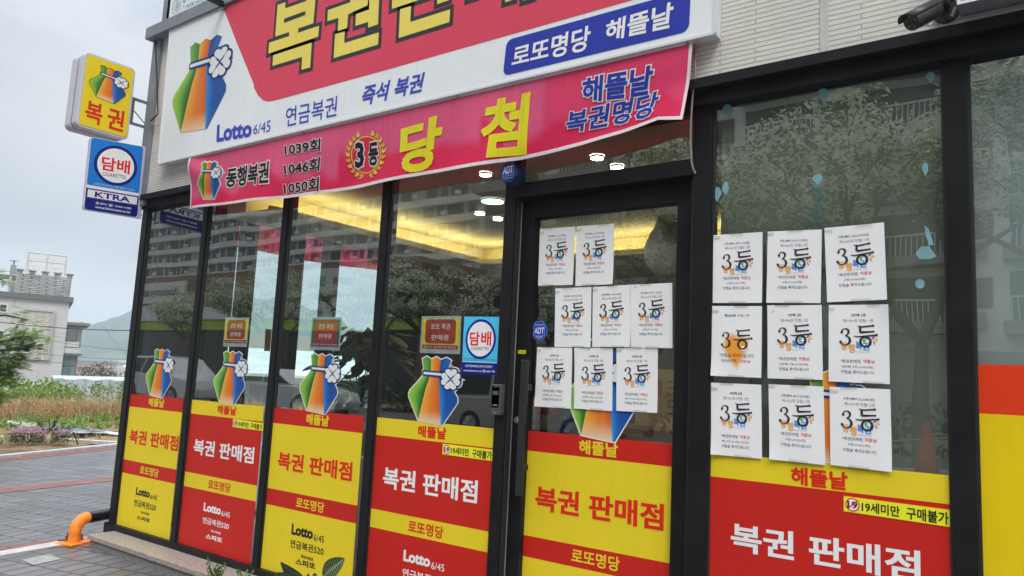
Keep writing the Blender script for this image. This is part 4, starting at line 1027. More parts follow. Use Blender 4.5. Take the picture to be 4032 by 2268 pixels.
# ------------------------------------------------------------------ prize notices (white paper)
def three_deung(m, fn, col, l):
    def ribbon(pts):
        n = len(pts)
        for i in range(n-1):
            (x0, y0, w0), (x1, y1, w1) = pts[i], pts[i+1]
            d = Vector((x1-x0, (y1-y0)*1.4)).normalized(); q = (-d.y, d.x/1.4)
            m.face([fn(x0+q[0]*w0, y0+q[1]*w0, l), fn(x1+q[0]*w1, y1+q[1]*w1, l), fn(x1-q[0]*w1, y1-q[1]*w1, l), fn(x0-q[0]*w0, y0-q[1]*w0, l)], col)
    def blob(x, y, r): polyh(m, fn, ellipse(x, y, r, r/1.4, 10), col, l)
    ribbon([(.225,.345,.016),(.235,.315,.010),(.275,.298,.008),(.325,.305,.016),(.345,.335,.020),(.33,.37,.014),(.285,.39,.008),(.33,.40,.012),(.365,.435,.022),(.36,.475,.022),(.32,.505,.012),(.265,.51,.007),(.22,.495,.012),(.205,.47,.016)])
    blob(.228,.345,.024); blob(.207,.47,.024)
    ribbon([(.49,.262,.006),(.56,.275,.013),(.745,.258,.013)]); blob(.748,.258,.02)
    ribbon([(.535,.27,.018),(.535,.345,.020),(.75,.333,.012)]); blob(.752,.333,.018)
    ribbon([(.43,.395,.006),(.50,.402,.012),(.80,.378,.014)]); blob(.80,.378,.022)
    c_ = [(.62+.085*math.cos(2*math.pi*k/18), .465+.062*math.sin(2*math.pi*k/18), .013+.008*abs(math.cos(2*math.pi*k/18))) for k in range(19)]
    ribbon(c_)
def lottery_logo(m, fn, l):
    O_, B_ = P8(232,140,40), P8(30,120,200)
    text(m, '동', sub(fn, .215, .47, .325, .57), O_, .03, res=2, lift=l); text(m, '행', sub(fn, .335, .49, .445, .605), O_, .03, res=2, lift=l)
    text(m, '복', sub(fn, .455, .455, .565, .565), B_, .035, res=2, lift=l); text(m, '권', sub(fn, .57, .465, .685, .568), B_, .035, res=2, lift=l)
    text(m, 'Donghaeng Lottery', sub(fn, .46, .582, .70, .597), P8(60,70,110), .0, res=1, lift=l)
    polyh(m, fn, ellipse(.60,.445,.028,.02,12), P8(90,170,60), l); polyh(m, fn, [(.60,.42),(.65,.385),(.69,.40),(.66,.425)], P8(40,150,150), l)
    polyh(m, fn, [(.67,.38),(.72,.372),(.77,.385),(.775,.41),(.74,.425),(.70,.42),(.735,.408),(.735,.395)], P8(160,70,160), l)
    polyh(m, fn, ellipse(.795,.432,.026,.019,12), P8(236,170,40), l); polyh(m, fn, [(.745,.44),(.76,.44),(.775,.47),(.785,.49),(.76,.49),(.748,.465)], P8(220,100,50), l)
papers = [
 (c6, ((327,322),(675,298),(673,803),(322,804)), 'n', '3등(₩1,479,102원)', '1061', '1', '3등(1061회)', 0, 'prize notice for draw 1061 at the top left of the wide pane'),
 (c6, ((714,297),(1098,280),(1090,805),(705,803)), 'n', '3등(₩1,66,515원)', '1062', '2', '3등(1062회)', 0, 'prize notice for draw 1062 at the top middle of the wide pane'),
 (c6, ((1117,272),(1540,230),(1563,780),(1138,800)), 'n', '3등(₩1,625,535원)', '1063', '1', '3등(1063회)', 0, 'tilted prize notice for draw 1063 at the top right of the wide pane'),
 (c6, ((320,826),(672,826),(668,1337),(312,1322)), 'h', '', '1039', '1', '', 0, 'prize notice with an orange heart printed behind its lettering'),
 (c6, ((714,822),(1097,818),(1107,1352),(713,1340)), 'n', '2번째 3등', '1046', '1', '2번째 3등(1046회)', 1, 'prize notice for draw 1046 in the centre of the wide pane'),
 (c6, ((1147,818),(1574,815),(1582,1382),(1147,1362)), 'n', '3번째 3등', '1050', '1', '3번째 3등(1050회)', 1, 'prize notice for draw 1050 on the wide pane right of the centre notice'),
 (c9, ((310,70),(667,85),(672,613),(312,580)), 'n', '4번째 3등', '1051', '1', '₩1,773,811원(1051회)', 1, 'prize notice for draw 1051 under the orange heart notice'),
 (c9, ((720,82),(1110,98),(1125,657),(728,615)), 'n', '3등(₩1,467,220원)', '1052', '1', '3등(1052회)', 0, 'prize notice for draw 1052 at the bottom middle of the wide pane'),
 (c9, ((1155,100),(1585,118),(1600,707),(1160,655)), 'n', '3등(₩912,646원)', '1060', '2', '3등(1060회)', 0, 'prize notice for draw 1060 at the bottom right of the wide pane'),
 (c5, ((1427,262),(1663,246),(1650,640),(1413,646)), 'n', '3등(₩1,66,515원)', '1062', '2', '3등(1062회)', 0, 'prize notice for draw 1062 in the top row on the door'),
 (c5, ((1673,245),(1925,226),(1920,635),(1665,648)), 'n', '3등(₩1,625,535원)', '1063', '1', '3등(1063회)', 0, 'prize notice for draw 1063 in the top row on the door'),
 (c5, ((1530,665),(1773,652),(1770,1062),(1523,1058)), 'n', '3등(₩1,467,220원)', '1052', '1', '3등(1052회)', 0, 'prize notice for draw 1052 beside the blue octagon sticker on the door'),
 (c5, ((1783,655),(2042,638),(2036,1060),(1778,1060)), 'n', '3등(₩912,646원)', '1060', '2', '3등(1060회)', 0, 'prize notice for draw 1060 in the middle row on the door'),
 (c5, ((2042,640),(2318,626),(2322,1067),(2037,1063)), 'n', '3등(₩1,479,102원)', '1061', '1', '3등(1061회)', 0, 'prize notice for draw 1061 at the hinge side of the door'),
 (h5, ((125,213),(560,222),(543,975),(98,945)), 'n', '2번째 3등', '1046', '1', '2번째 3등(1046회)', 1, 'prize notice for draw 1046 in the bottom row on the door'),
 (h5, ((592,222),(1060,222),(1053,1005),(578,972)), 'n', '3번째 3등', '1050', '1', '3번째 3등(1050회)', 1, 'prize notice for draw 1050 over the bag emblem on the door'),
 (h5, ((1108,222),(1615,222),(1617,1027),(1103,1000)), 'n', '4번째 3등', '1051', '1', '₩1,773,811원(1051회)', 1, 'prize notice for draw 1051 at the bottom right of the door'),
]
GR = P8(70,70,84)
for i, (cr, pts, typ, l1, num, pc, l3, low, lab) in enumerate(papers):
    Y = DY if i >= 9 else 0.0
    base = quad(*[at(cr(*p), Y) for p in pts]); lf = .0088+.0004*(i % 5)
    rr = random.Random(i); ph = rr.uniform(0, 6)
    cu, cvv, ch = rr.choice((0, 1)), rr.choice((1, 1, 0)), rr.uniform(.002, .010)
    def fn(u, v, l=0.0, base=base, ph=ph, lf=lf, hh=.0015+.0012*rr.random(), cu=cu, cvv=cvv, ch=ch):
        d_ = max(0, 1-(abs(u-cu)*1.2+abs(v-cvv)*1.0)/.45)
        return base(u, v, lf+l+hh*math.sin(u*3.1+ph)*math.sin(v*2.2+ph*.7)+ch*d_*d_)
    m = MB(); n = 8; vs = [fn(a/n, b/n) for b in range(n+1) for a in range(n+1)]
    m.raw(vs, [(b*(n+1)+a, (b+1)*(n+1)+a, (b+1)*(n+1)+a+1, b*(n+1)+a+1) for b in range(n) for a in range(n)], P8(214,219,236) if i not in (3, 4) else P8(216,218,228), True)
    sh = m.build('prize_notice', M_paper); tag(sh, 'white ' + lab, 'notice', 'white prize notices')
    m = MB(); q = .0007
    if typ == 'h':
        h0 = [(.24,.60),(.28,.45),(.42,.40),(.52,.43),(.62,.42),(.72,.48),(.72,.60),(.64,.72),(.52,.88),(.38,.78)]
        
        for kk in range(7): polyh(m, fn, offset2(h0, .045-.014*kk), tuple(P8(226,222,226)[c]*(1-kk/6)+P8(226,140,44)[c]*kk/6 for c in range(3)), q*(.2+.06*kk))
        polyh(m, fn, ellipse(.64,.60,.05,.035,14), P8(236,226,220), q*.7)
        text(m, '제1039회', sub(fn, .26, .115, .48, .158), P8(40,60,110), .03, res=1, lift=q); text(m, '당첨/ 1명', sub(fn, .52, .115, .75, .155), GR, .0, res=1, lift=q)
        three_deung(m, sub(fn, .01, .08, 1.0, 1.08), INK, q*1.5)
        text(m, '*당첨을 축하드립니다', sub(fn, .16, .675, .85, .73), P8(84,60,60), .005, res=1, lift=q); text(m, '복권판매점, ', sub(fn, .2, .755, .52, .80), P8(100,70,70), .0, res=1, lift=q); text(m, '해뜰날', sub(fn, .56, .755, .79, .80), P8(206,80,60), .0, res=1, lift=q)
    else:
        d = .02 if low else 0
        if low: text(m, l1, sub(fn, .38, .115, .63, .155), GR, .02, res=1, lift=q)
        else: text(m, l1, sub(fn, .235, .12, .75, .165), GR, .005, res=1, lift=q)
        text(m, f'제{num}회 당첨/ {pc}명', sub(fn, .25, .185, .745, .228), P8(100,100,112), .0, res=1, lift=q)
        lottery_logo(m, sub(fn, 0, d, 1, 1+d*.9), q); three_deung(m, sub(fn, 0, d*.6, 1, 1+d*.6), INK, q*2)
        e = .085 if low else 0
        text(m, '*복권판매점', sub(fn, .20, .622+e, .535, .668+e), GR, .0, res=1, lift=q); text(m, '해뜰날', sub(fn, .575, .618+e, .77, .664+e), P8(200,60,60), .005, res=1, lift=q)
        text(m, l3, sub(fn, .30 if not low else .22, .698+e, .665 if not low else .745, .738+e), GR, .0, res=1, lift=q)
        text(m, '당첨을 축하드립니다', sub(fn, .215, .765+e*.95, .76, .808+e*.95), GR, .005, res=1, lift=q)
    m.build('printing', M_paper, sh)
    for (tu, tv, tw, th) in ((rr.uniform(.1,.7), -.03, .28, .055), (rr.uniform(-.06,.0), rr.uniform(.0,.06), .16, .05), (rr.uniform(.1,.6), .97, .34, .06)):
        m = MB(); m.face([base(a_, b_, lf+.0035) for a_, b_ in ((tu, tv), (tu+tw, tv+.006), (tu+tw, tv+th), (tu, tv+th))]); m.build('tape', M_tape2, sh)

# sales notices in plastic sleeves
for pts, edge, dull, lab in (((h4(250,185), h4(595,180), h4(555,602), h4(215,595)), P8(206,196,40), 0, 'narrow yellow and red sales notice on the pane reflecting white cars'),
                         ((h4(1488,180), h4(1912,178), h4(1880,655), h4(1450,640)), P8(36,90,66), 0, 'green bordered red sales notice above the bag emblem by the pot plant'),
                         ((c5(622,850), c5(890,848), c5(880,1108), c5(608,1098)), P8(206,190,30), 1, 'yellow bordered red sales notice beside the blue tobacco sticker')):
    fn0 = qpx(pts, .012); fn = lambda u, v, l=0.0, fn0=fn0: fn0(u, v, l)
    m = MB(); polyh(m, fn, [(0,0),(1,0),(1,1),(0,1)], P8(150,166,166), .003)
    polyh(m, fn, [(.04,.07),(.955,.07),(.955,.90),(.04,.90)], edge, .0035)
    rd = P8(150,48,36)
    polyh(m, fn, rounded(.12, .09, .88, .74, .09), rd, .004); polyh(m, fn, [(.05,.77),(.95,.77),(.95,.885),(.05,.885)], P8(136,36,76), .004)
    o = m.build('sales_notice', printed('plastic_sleeve', rough=.2, var=.12, scale=14, bump=.25, bscale=22)); tag(o, lab, 'notice', 'sales notices in sleeves')
    m = MB(); text(m, '로또 복권', sub(fn, .26, .20, .74, .36), P8(226,222,214), .0, lift=.0045); text(m, '판매중', sub(fn, .28, .50, .72, .65), P8(226,222,214), .0, lift=.0045)
    text(m, '코로나방역 : 실내 마스크 착용 해주십시오', sub(fn, .09, .80, .91, .86), P8(216,190,206), .0, res=1, lift=.0045)
    m.build('printing', M_paper, o)

# blue tobacco sticker
fn = qpx([c5(908,850), c5(1150,852), c5(1132,1250), c5(890,1238)], 0)
m = MB(); ro = rounded(0, 0, 1, 1, .03); polyh(m, fn, ro, P8(20,26,120), .003)
polyh(m, fn, [(.008,.008),(.992,.008),(.992,.77),(.008,.77)], P8(70,176,236), .0034); polyh(m, fn, [(.0,.775),(1,.775),(1,.80),(0,.80)], P8(120,190,236), .0036)
polyh(m, fn, ellipse(.5, .395, .425, .345, 44), P8(22,30,140), .0038); polyh(m, fn, ellipse(.5, .395, .365, .30, 44), P8(232,230,216), .0042)
text(m, '담', sub(fn, .20, .27, .48, .51), P8(206,30,34), .035, lift=.0046); text(m, '배', sub(fn, .52, .26, .80, .51), P8(206,30,34), .035, lift=.0046)
text(m, 'CIGARETTES', sub(fn, .25, .53, .75, .585), INK, .0, res=2, lift=.0046)
text(m, '19세미만 청소년에게는 담배를 판매하지 않습니다.', sub(fn, .05, .725, .95, .755), P8(20,50,110), .0, res=1, lift=.0042)
text(m, '사)한국담배판매인회중앙회 콜센타', sub(fn, .10, .84, .86, .89), P8(216,216,236), .01, res=1, lift=.0046); text(m, 'www.ktranews.co.kr ☎1644-1785', sub(fn, .06, .915, .94, .965), P8(216,216,236), .015, res=1, lift=.0046)
tag(m.build('tobacco_sticker', M_vinyl), 'blue tobacco sticker with a white oval on the glass beside the door', 'sticker')
# octagon security sticker on the door
o8 = [h2(*p) for p in ((350,672),(520,672),(615,795),(608,975),(510,1098),(355,1098),(258,975),(262,800))]
m = MB(); P_ = [at(p, DY) for p in o8]; cxx = sum((p for p in P_), Vector())/8
for sc_k, col, l in ((1.03, P8(24,30,90), .003), (1.0, P8(120,170,236), .0034), (.965, P8(24,48,150), .0038)): poly(m, [cxx+(p-cxx)*sc_k+V3(0,-l,0) for p in P_], col)
fq = qpx([h2(315,775), h2(558,772), h2(552,992), h2(308,995)], DY)
ring(m, fq, [(0,0),(1,0),(1,1),(0,1)], .03, P8(130,180,240), .0042); text(m, 'ADT', sub(fq, .06, .17, .97, .82), P8(224,228,238), .035, lift=.0044)
text(m, '캡스경비구역', qpx([h2(342,728), h2(540,725), h2(538,758), h2(340,760)], DY), P8(206,214,238), .01, res=1, lift=.0044); text(m, '1588-6400', qpx([h2(345,1010), h2(522,1006), h2(518,1040), h2(345,1042)], DY), P8(206,214,238), .02, res=1, lift=.0044)
text(m, '고객센터', qpx([h2(388,1050), h2(470,1048), h2(468,1070), h2(388,1072)], DY), P8(206,214,238), .0, res=1, lift=.0044)
tag(m.build('security_sticker', M_vinyl), 'small blue octagon security sticker on the door glass', 'sticker')
fn = qpx([h1(1778,103), h1(1888,105), h1(1885,158), h1(1776,153)], .04)
m = MB(); polyh(m, fn, rounded(0,0,1,1,.08), P8(226,206,30), .001); text(m, '미세요', sub(fn, .06, .18, .94, .84), INK, .02, res=2, lift=.0015)
tag(m.build('push_sticker', M_vinyl), 'tiny yellow push sticker on the black door stile', 'sticker')
# fingerprint reader
A = [at(h1(*p), -.055) for p in ((1392,585),(1535,597),(1510,1035),(1378,1022))]
fp = thing('fingerprint_reader', 'grey fingerprint reader with a dark window fixed between pane and door', 'door reader', A[3])
m = MB(); m.hexa(A, [p+V3(0, .05, 0) for p in A]); m.build('housing', principled('reader_shell', (.11,.105,.10), rough=.4, metal=.3), fp, bevel=.005)
fq = quad(*A)
m = MB(); polyh(m, fq, rounded(.10,.05,.86,.76,.09), BLACK, .001); polyh(m, fq, rounded(.18,.20,.78,.36,.05), (.09,.10,.12), .0014); polyh(m, fq, rounded(.36,.07,.66,.085,.005), (.4,.4,.4), .0014); polyh(m, fq, rounded(.25,.66,.75,.70,.02), (.35,.35,.35), .0014)
m.build('sensor_window', principled('reader_glass', (.012,.012,.014), rough=.15), fp)
m = MB(); polyh(m, fq, rounded(.10,.05,.86,.76,.09), BLACK, .001); polyh(m, fq, rounded(.2,.22,.76,.34,.05), (.10,.11,.13), .0016); polyh(m, fq, rounded(.28,.665,.72,.695,.012), (.4,.4,.4), .0016); polyh(m, fq, rounded(.38,.075,.66,.088,.005), (.45,.45,.45), .0016)
text(m, 'ADT', sub(fq, .30, .90, .62, .95), (.5,.5,.5), .02, res=1, lift=.0016); fr2 = fp.children[-1]; m.build('marking', M_plastic, fp)
q = at(h1(1545,870), -.03); q2 = at(h1(1530,985), -.03); m = MB(); m.box((q2.x-.004, -.028, q2.z), (q.x+.004, FY-.001, q.z)); tag(m.build('paper_tab', M_white), 'tiny white paper tab beside the fingerprint reader', 'label')

# ================================================================== STREET THINGS AND PLANTS NEAR THE SHOP
g9 = crop(200, 1950, 700/2576.); g10 = crop(0, 1500, 600/2415.); k2 = crop(700, 1900, 800/2576.)
M_orange = principled('orange_paint', P8(226,120,34), rough=.45, var=.28, scale=22, bump=.15, bscale=60)
M_blackp = principled('black_paint', (.014,.014,.016), rough=.25)
bc = atZ(g9(335,668), .02)
bar = thing('parking_barrier', 'orange and black tubular parking barrier bolted beside the granite step', 'barrier', (bc.x, bc.y, 0))
pts = [atZ(g9(*p), .012) for p in ((100,683),(545,648),(585,668),(185,722))]
d1 = (pts[1]-pts[0]).normalized(); d2 = (pts[3]-pts[0]).normalized()
dirp = Vector((-.33, .945, 0)).normalized(); nrm_ = Vector((dirp.y, -dirp.x, 0))
r_ray = ray(g9(530,325)); t_ = (bc-EYE).dot(nrm_)/r_ray.dot(nrm_); ps = EYE+r_ray*t_
ph_ = ps.z; s0 = (ps-bc).dot(dirp)
m = MB(); hw, hl = .075, .135
cq = [bc+dirp*a+nrm_*b for a, b in ((-hw-.02,-hl*.6),(hw+.06,-hl*.6),(hw+.06,hl*.6),(-hw-.02,hl*.6))]
m.hexa([V3(p.x, p.y, .004) for p in cq], [V3(p.x, p.y, .016) for p in cq]); m.build('base_plate', M_orange, bar)
rp_ = .0435; bend = max(.06, s0*.85)
path = [V3(bc.x, bc.y, .016), V3(bc.x, bc.y, ph_-bend)]+[V3(bc.x, bc.y, 0)+dirp*(bend*(1-math.cos(q)))+V3(0, 0, ph_-bend+bend*math.sin(q)) for q in [math.radians(9*k) for k in range(1, 11)]]
path.append(V3(bc.x, bc.y, ph_)+dirp*max(s0, bend+.005))
m = MB(); m.tube(path, rp_, 24, caps=False); m.build('bent_pipe', M_orange, bar)
pe = V3(bc.x, bc.y, ph_)+dirp*(s0-.001); m = MB(); m.tube([pe, pe+dirp*1.9], rp_+.001, 24); m.build('rail_pipe', M_blackp, bar)
e2 = pe+dirp*1.9; m = MB(); m.tube([e2, e2+dirp*.1+V3(0,0,-.03), e2+dirp*.14+V3(0,0,-.12), V3(e2.x, e2.y, 0)+dirp*.14], rp_, 20); m.build('bent_pipe', M_orange, bar)
for px_ in ((215,665), (445,640)):
    q = atZ(g9(*px_), .016); m = MB(); m.tube([q, q+V3(0,0,.012)], .014, 6); m.tube([q+V3(0,0,.012), q+V3(0,0,.04)], .007, 8); m.build('bolt', principled('brass_bolt', (.30,.22,.12), rough=.4, metal=.7), bar)
q = atZ(g9(180,655), .02); m = MB(); m.box((q.x-.01, q.y-.035, .02), (q.x+.01, q.y+.035, .028)); m.box((q.x-.01, q.y+.025, .028), (q.x+.01, q.y+.035, .07)); m.build('bracket', M_blackp, bar)

M_leaf = foliage_mat('green_leaf'); M_leafg = printed('glossy_leaf', rough=.3, var=.2, scale=8, trans=.15)
M_bark = principled('bark', (.09, .07, .055), rough=.9, var=.4, scale=12)
M_blackleaf = printed('dark_leaf', rough=.35, var=.3, scale=6, trans=.05)
def leaf_blade(m, base, tip, side, width, cols, n=14, stripes=True, fold=.25, sag=.0):
    base, tip, side = Vector(base), Vector(tip), Vector(side).normalized(); ax_ = tip-base; nn = ax_.cross(side).normalized()
    for s in (-1, 1):
        rows = 6
        for i in range(n*3):
            for j in range(rows):
                q = []
                for (a, b) in ((i, j), (i+1, j), (i+1, j+1), (i, j+1)):
                    t = a/(n*3); w = width*math.sin(math.pi*min(1, t**.85))**.75*(1-.15*t); f = b/rows
                    sl = max(0, t-.12*(f))        # veins slant forward
                    q.append(base+ax_*min(1, t+.10*f*math.sin(math.pi*t))+side*(s*w*f)+nn*(fold*w*f+.25*w*math.sin(math.pi*t)-sag*t*t))
                c = cols[1] if (stripes and i % 3 == 1 and j > 0) or (j == 0 and stripes) else cols[0]
                m.face(q if s > 0 else q[::-1], c, True)
PY = -.5
pc = V3(-3.03, PY, 0)
pp = thing('striped_leaf_plant', 'pot plant with dark green striped oval leaves in front of the yellow sticker', 'plant', pc)
m = MB(); m.tube([pc, pc+V3(0,0,.015), pc+V3(0,0,.20), pc+V3(0,0,.215)], [.085,.09,.12,.122], 24); m.build('pot', principled('terracotta', (.22,.10,.06), rough=.8), pp)
cdk, cst = (.012,.05,.022), (.20,.32,.16)
m = MB(); stems = MB()
for b_, t_px, w, cl in ((k2(1590,1190), k2(1300,1015), .045, ((.010,.042,.022),(.10,.20,.12))), (k2(1840,1195), k2(2118,962), .047, (cdk,(.34,.44,.20))), (k2(1520,1210), k2(1215,1190), .04, (cdk,cst)), (k2(1690,1240), k2(1665,1155), .018, (cdk,cst)), (k2(1740,1230), k2(1765,1158), .02, (cdk,(.4,.5,.3)))):
    B_, T_ = at(b_, PY), at(t_px, PY-.03)
    sdv = (T_-B_).cross(Vector((.25, 1, .35)))
    leaf_blade(m, B_, T_, sdv, w, cl)
    stems.tube([pc+V3(0,0,.2), (pc+V3(0,0,.2))*.4+B_*.6+V3(0,.01,0), B_], .004, 6, col=(.06,.12,.04))
for k in range(7):
    q = k*.9+.4; B_ = pc+V3(.05*math.cos(q), .05*math.sin(q), .22); T_ = B_+V3(.12*math.cos(q), .1*math.sin(q), .05); leaf_blade(m, B_, T_, V3(-math.sin(q), math.cos(q), 0), .035, (cdk, cst))
m.build('leaf', M_leafg, pp); stems.build('stem', M_leaf, pp)
def twig_plant(name, label, bx, px_tips, Y):
    t = thing(name, label, 'plant', (bx, Y, 0)); rng = random.Random(3)
    m = MB(); m.tube([V3(bx,Y,0), V3(bx,Y,.13)], [.09,.11], 20); m.build('pot', principled('dark_pot', (.05,.045,.04), rough=.7), t)
    st, lf = MB(), MB()
    for p in px_tips:
        T_ = at(p, Y+rng.uniform(-.03,.03)); B_ = V3(bx+rng.uniform(-.05,.05), Y, .12); M1 = B_*.4+T_*.6+V3(rng.uniform(-.015,.015), 0, 0)
        st.tube([B_, M1, T_], [.003,.0022,.0012], 5, col=(.08,.14,.03))
        for k in range(12):
            f = .25+.75*k/11; c0 = (B_*(1-f)+T_*f) if f < .6 else M1+(T_-M1)*((f-.6)/.4)
            a = rng.uniform(0, 6.28); d = V3(math.cos(a), math.sin(a)*.8, .75).normalized(); L_ = rng.uniform(.022,.045); sd_ = d.cross(V3(0,0,1)).normalized()*L_*.2
            g = rng.uniform(.8, 1.3); col = (.07*g, .16*g, .03*g)
            lf.face([c0, c0+d*L_*.5+sd_, c0+d*L_, c0+d*L_*.5-sd_], col)
    st.build('stem', M_leaf, t); lf.build('leaf', M_leaf, t)
twig_plant('leafy_twig_plant', 'small leafy twig plant growing up before the granite step', -4.02, [k2(385,925), k2(470,1070), k2(600,1065), k2(360,1060), k2(540,1075), k2(430,1120), k2(520,1130), k2(590,1110)], -.45)
twig_plant('leafy_twig_plant', 'lower leafy twig tips at the bottom edge below the red sticker', -3.74, [k2(800,1105), k2(925,1150), k2(770,1150), k2(860,1165)], -.45)

# ------------------------------------------------------------------ planting bed
rng = random.Random(11)
def scatter_blades(m, n, region, h, w, cols, lean=.35, zf=None, jit=.5):
    for _ in range(n):
        x, y = region(); z = zf(x, y) if zf else 0; hh = h*rng.uniform(1-jit, 1+jit*.5); a = rng.uniform(0, 6.28)
        d = V3(math.cos(a)*lean*rng.random(), math.sin(a)*lean*rng.random(), 1); s = V3(-math.sin(a), math.cos(a), 0)*w
        c = rng.choice(cols); k = rng.uniform(.75, 1.25); c = tuple(v*k for v in c)
        b = V3(x, y, z); mid = b+d*hh*.6; tip = b+d*hh+V3(math.cos(a), math.sin(a), -.3)*hh*lean*.8
        m.face([b-s, b+s, mid+s*.7, mid-s*.7], c); m.face([mid-s*.7, mid+s*.7, tip], c)
def polar(u0, u1, d0, d1):
    def f():
        az = math.radians(rng.uniform(u0, u1)); d = rng.uniform(d0, d1); return EYE.x-math.cos(az)*d, EYE.y+math.sin(az)*d
    return f
M_straw = foliage_mat('dry_straw', rough=.8, trans=.25)
m = MB()
scatter_blades(m, 9000, polar(15, 42, 19.6, 26), .62, .006, [(.50,.31,.15),(.44,.25,.11),(.60,.44,.26),(.30,.16,.07),(.48,.28,.15)], .9, lambda x, y: grid_z(x, y))
scatter_blades(m, 1500, polar(15, 42, 19.6, 25), .85, .005, [(.50,.40,.25),(.46,.33,.18)], .5, lambda x, y: grid_z(x, y))
kind(m.build('dry_grass', M_straw), 'stuff')
m = MB()
for _ in range(620):                                     # leafy weeds
    x, y = polar(14, 43, 17.2, 21.5)() if rng.random() < .8 else polar(14, 43, 24, 27)(); z = max(grid_z(x, y), 0); hh = rng.uniform(.12, .42); k = rng.uniform(.7, 1.4)
    if x < -22: hh += .55
    for j in range(16):
        f = j/16; a = rng.uniform(0, 6.28); L_ = .14*(1.1-f); b = V3(x, y, z+hh*f); d = V3(math.cos(a), math.sin(a), .55); s = V3(-math.sin(a), math.cos(a), 0)*L_*.24
        m.face([b, b+d*L_*.5+s, b+d*L_, b+d*L_*.5-s], (.18*k, .33*k, .05*k))
def bedr():
    while True:
        x, y = polar(14, 43, 13.4, 20.5)()
        if x < -12.75-(y-1.39)*.45: return x, y
scatter_blades(m, 1100, bedr, .13, .01, [(.18,.32,.06),(.23,.36,.07),(.34,.29,.12)], .9, lambda x, y: .03)
kind(m.build('green_weeds', M_leaf), 'stuff')
m = MB()
for _ in range(2600):                                    # straw litter on the soil
    x, y = polar(14, 43, 12.9, 19.5)()
    if x > -12.35-(y-1.39)*.45: continue
    a = rng.uniform(0, 6.28); L_ = rng.uniform(.05, .22); d = V3(math.cos(a), math.sin(a), rng.uniform(-.1,.25))*L_; s = V3(-math.sin(a), math.cos(a), 0)*.006; b = V3(x, y, bedz(x, y)+.012); k = rng.uniform(.6, 1.2)
    m.face([b-s, b+s, b+d+s, b+d-s], (.30*k, .22*k, .12*k))
kind(m.build('straw_litter', M_straw), 'stuff')
# plastic mulch sheet
M_film = printed('mulch_film', rough=.25, var=.3, scale=4, bump=.9, bscale=5)
m = MB(); top_ = [(50,352),(130,352),(260,360),(400,375),(520,392),(640,405),(760,415),(900,428)]; bot_ = [(60,366),(150,378),(260,400),(400,418),(520,428),(640,434),(760,440),(900,448)]
for i in range(7):
    for j in range(4):
        def pt(a, b):
            p, q = atZ(c7(*top_[a]), .07), atZ(c7(*bot_[a]), .07); r = p*(1-b/4)+q*b/4; return V3(r.x, r.y, .085+.035*math.sin(a*2.3+b*1.9)+.015*math.sin(a*5+b*3))
        m.face([pt(i, j), pt(i+1, j), pt(i+1, j+1), pt(i, j+1)], (.55,.56,.58) if (j == 3 or i < 2) else ((.05,.055,.07) if (i+j) % 3 else (.22,.23,.27)), True)
tag(m.build('mulch_sheet', M_film), 'crumpled black and white plastic mulch sheet lying on the soil bed', 'plastic sheet')
# pink phlox
for px0, n, lab in ((80, 3, 'pink phlox cushion at the picture edge on the soil bed'), (225, 4, 'pink phlox cushion around the sapling stems'), (395, 5, 'pink phlox cushion with the tallest green leaves')):
    c0 = atZ(c7(px0+30, 512), .03); t = thing('phlox_cushion', lab, 'flowers', c0, 'pink phlox cushions'); m, f = MB(), MB()
    for _ in range(330):
        a = rng.uniform(0, 6.28); r = .15*math.sqrt(rng.random()); h = rng.uniform(.02, .17)*(1.1-r); b = c0+V3(math.cos(a)*r*.6, math.sin(a)*r, h)
        d = V3(rng.uniform(-1,1), rng.uniform(-1,1), rng.uniform(.2,1)).normalized()*.045; s = V3(-d.y, d.x, 0)*.3; k = rng.uniform(.6, 1.3)
        m.face([b, b+d*.5+s, b+d, b+d*.5-s], (.10*k, .20*k, .05*k))
        if rng.random() < .30 and h > .09:
            p = b+V3(.03, 0, .05+rng.uniform(0,.05)); u = V3(rng.uniform(-.3,.3), 1, rng.uniform(-.3,.3)).normalized()*.022; w = V3(.4, rng.uniform(-.4,.4), 1).normalized()*.022; k = rng.uniform(.8, 1.15)
            f.face([p-u, p-w, p+u, p+w], (.95*k, .66*k, .88*k))
    m.build('foliage', M_leaf, t); f.build('blossom', M_leaf, t)
# saplings with rusty leaves
def sapling(label, base_px, tops, cols, grp='young saplings in the bed'):
    b = atZ(g10(*base_px), .03); t = thing('young_sapling', label, 'sapling', b, grp); m, lf = MB(), MB()
    dist_plane = b.x
    for tp in tops:
        T_ = atX(g10(*tp), dist_plane+rng.uniform(-.1,.1)); mid = b*.5+T_*.5+V3(0, rng.uniform(-.04,.04), .05); m.tube([b, mid, T_], [.012,.009,.004], 6)
        for _ in range(75):
            c0 = T_+V3(rng.gauss(0,.10), rng.gauss(0,.13), rng.gauss(0,.05)); a = rng.uniform(0,6.28); d = V3(math.cos(a), math.sin(a), rng.uniform(-.3,.5))*.06; s = V3(-d.y, d.x, .01)*.3; k = rng.uniform(.7,1.3); cc = rng.choice(cols)
            lf.face([c0, c0+d*.5+s, c0+d, c0+d*.5-s], tuple(v*k for v in cc))
    m.build('stem', M_bark, t); lf.build('foliage', M_leaf, t)
RUST = [(.46,.26,.06),(.38,.25,.07),(.24,.28,.07),(.50,.22,.07)]
sapling('sapling with sparse olive leaves standing in the phlox', (655,985), [(620,600),(575,590),(665,620)], [(.26,.30,.08),(.34,.30,.08)])
sapling('sapling with rusty orange leaves behind the phlox', (800,835), [(790,500),(860,490),(960,540),(1010,440),(900,560)], RUST)
sapling('bare leaning sapling with few leaves at the phlox end', (1235,1010), [(1060,740)], [(.08,.16,.04)])
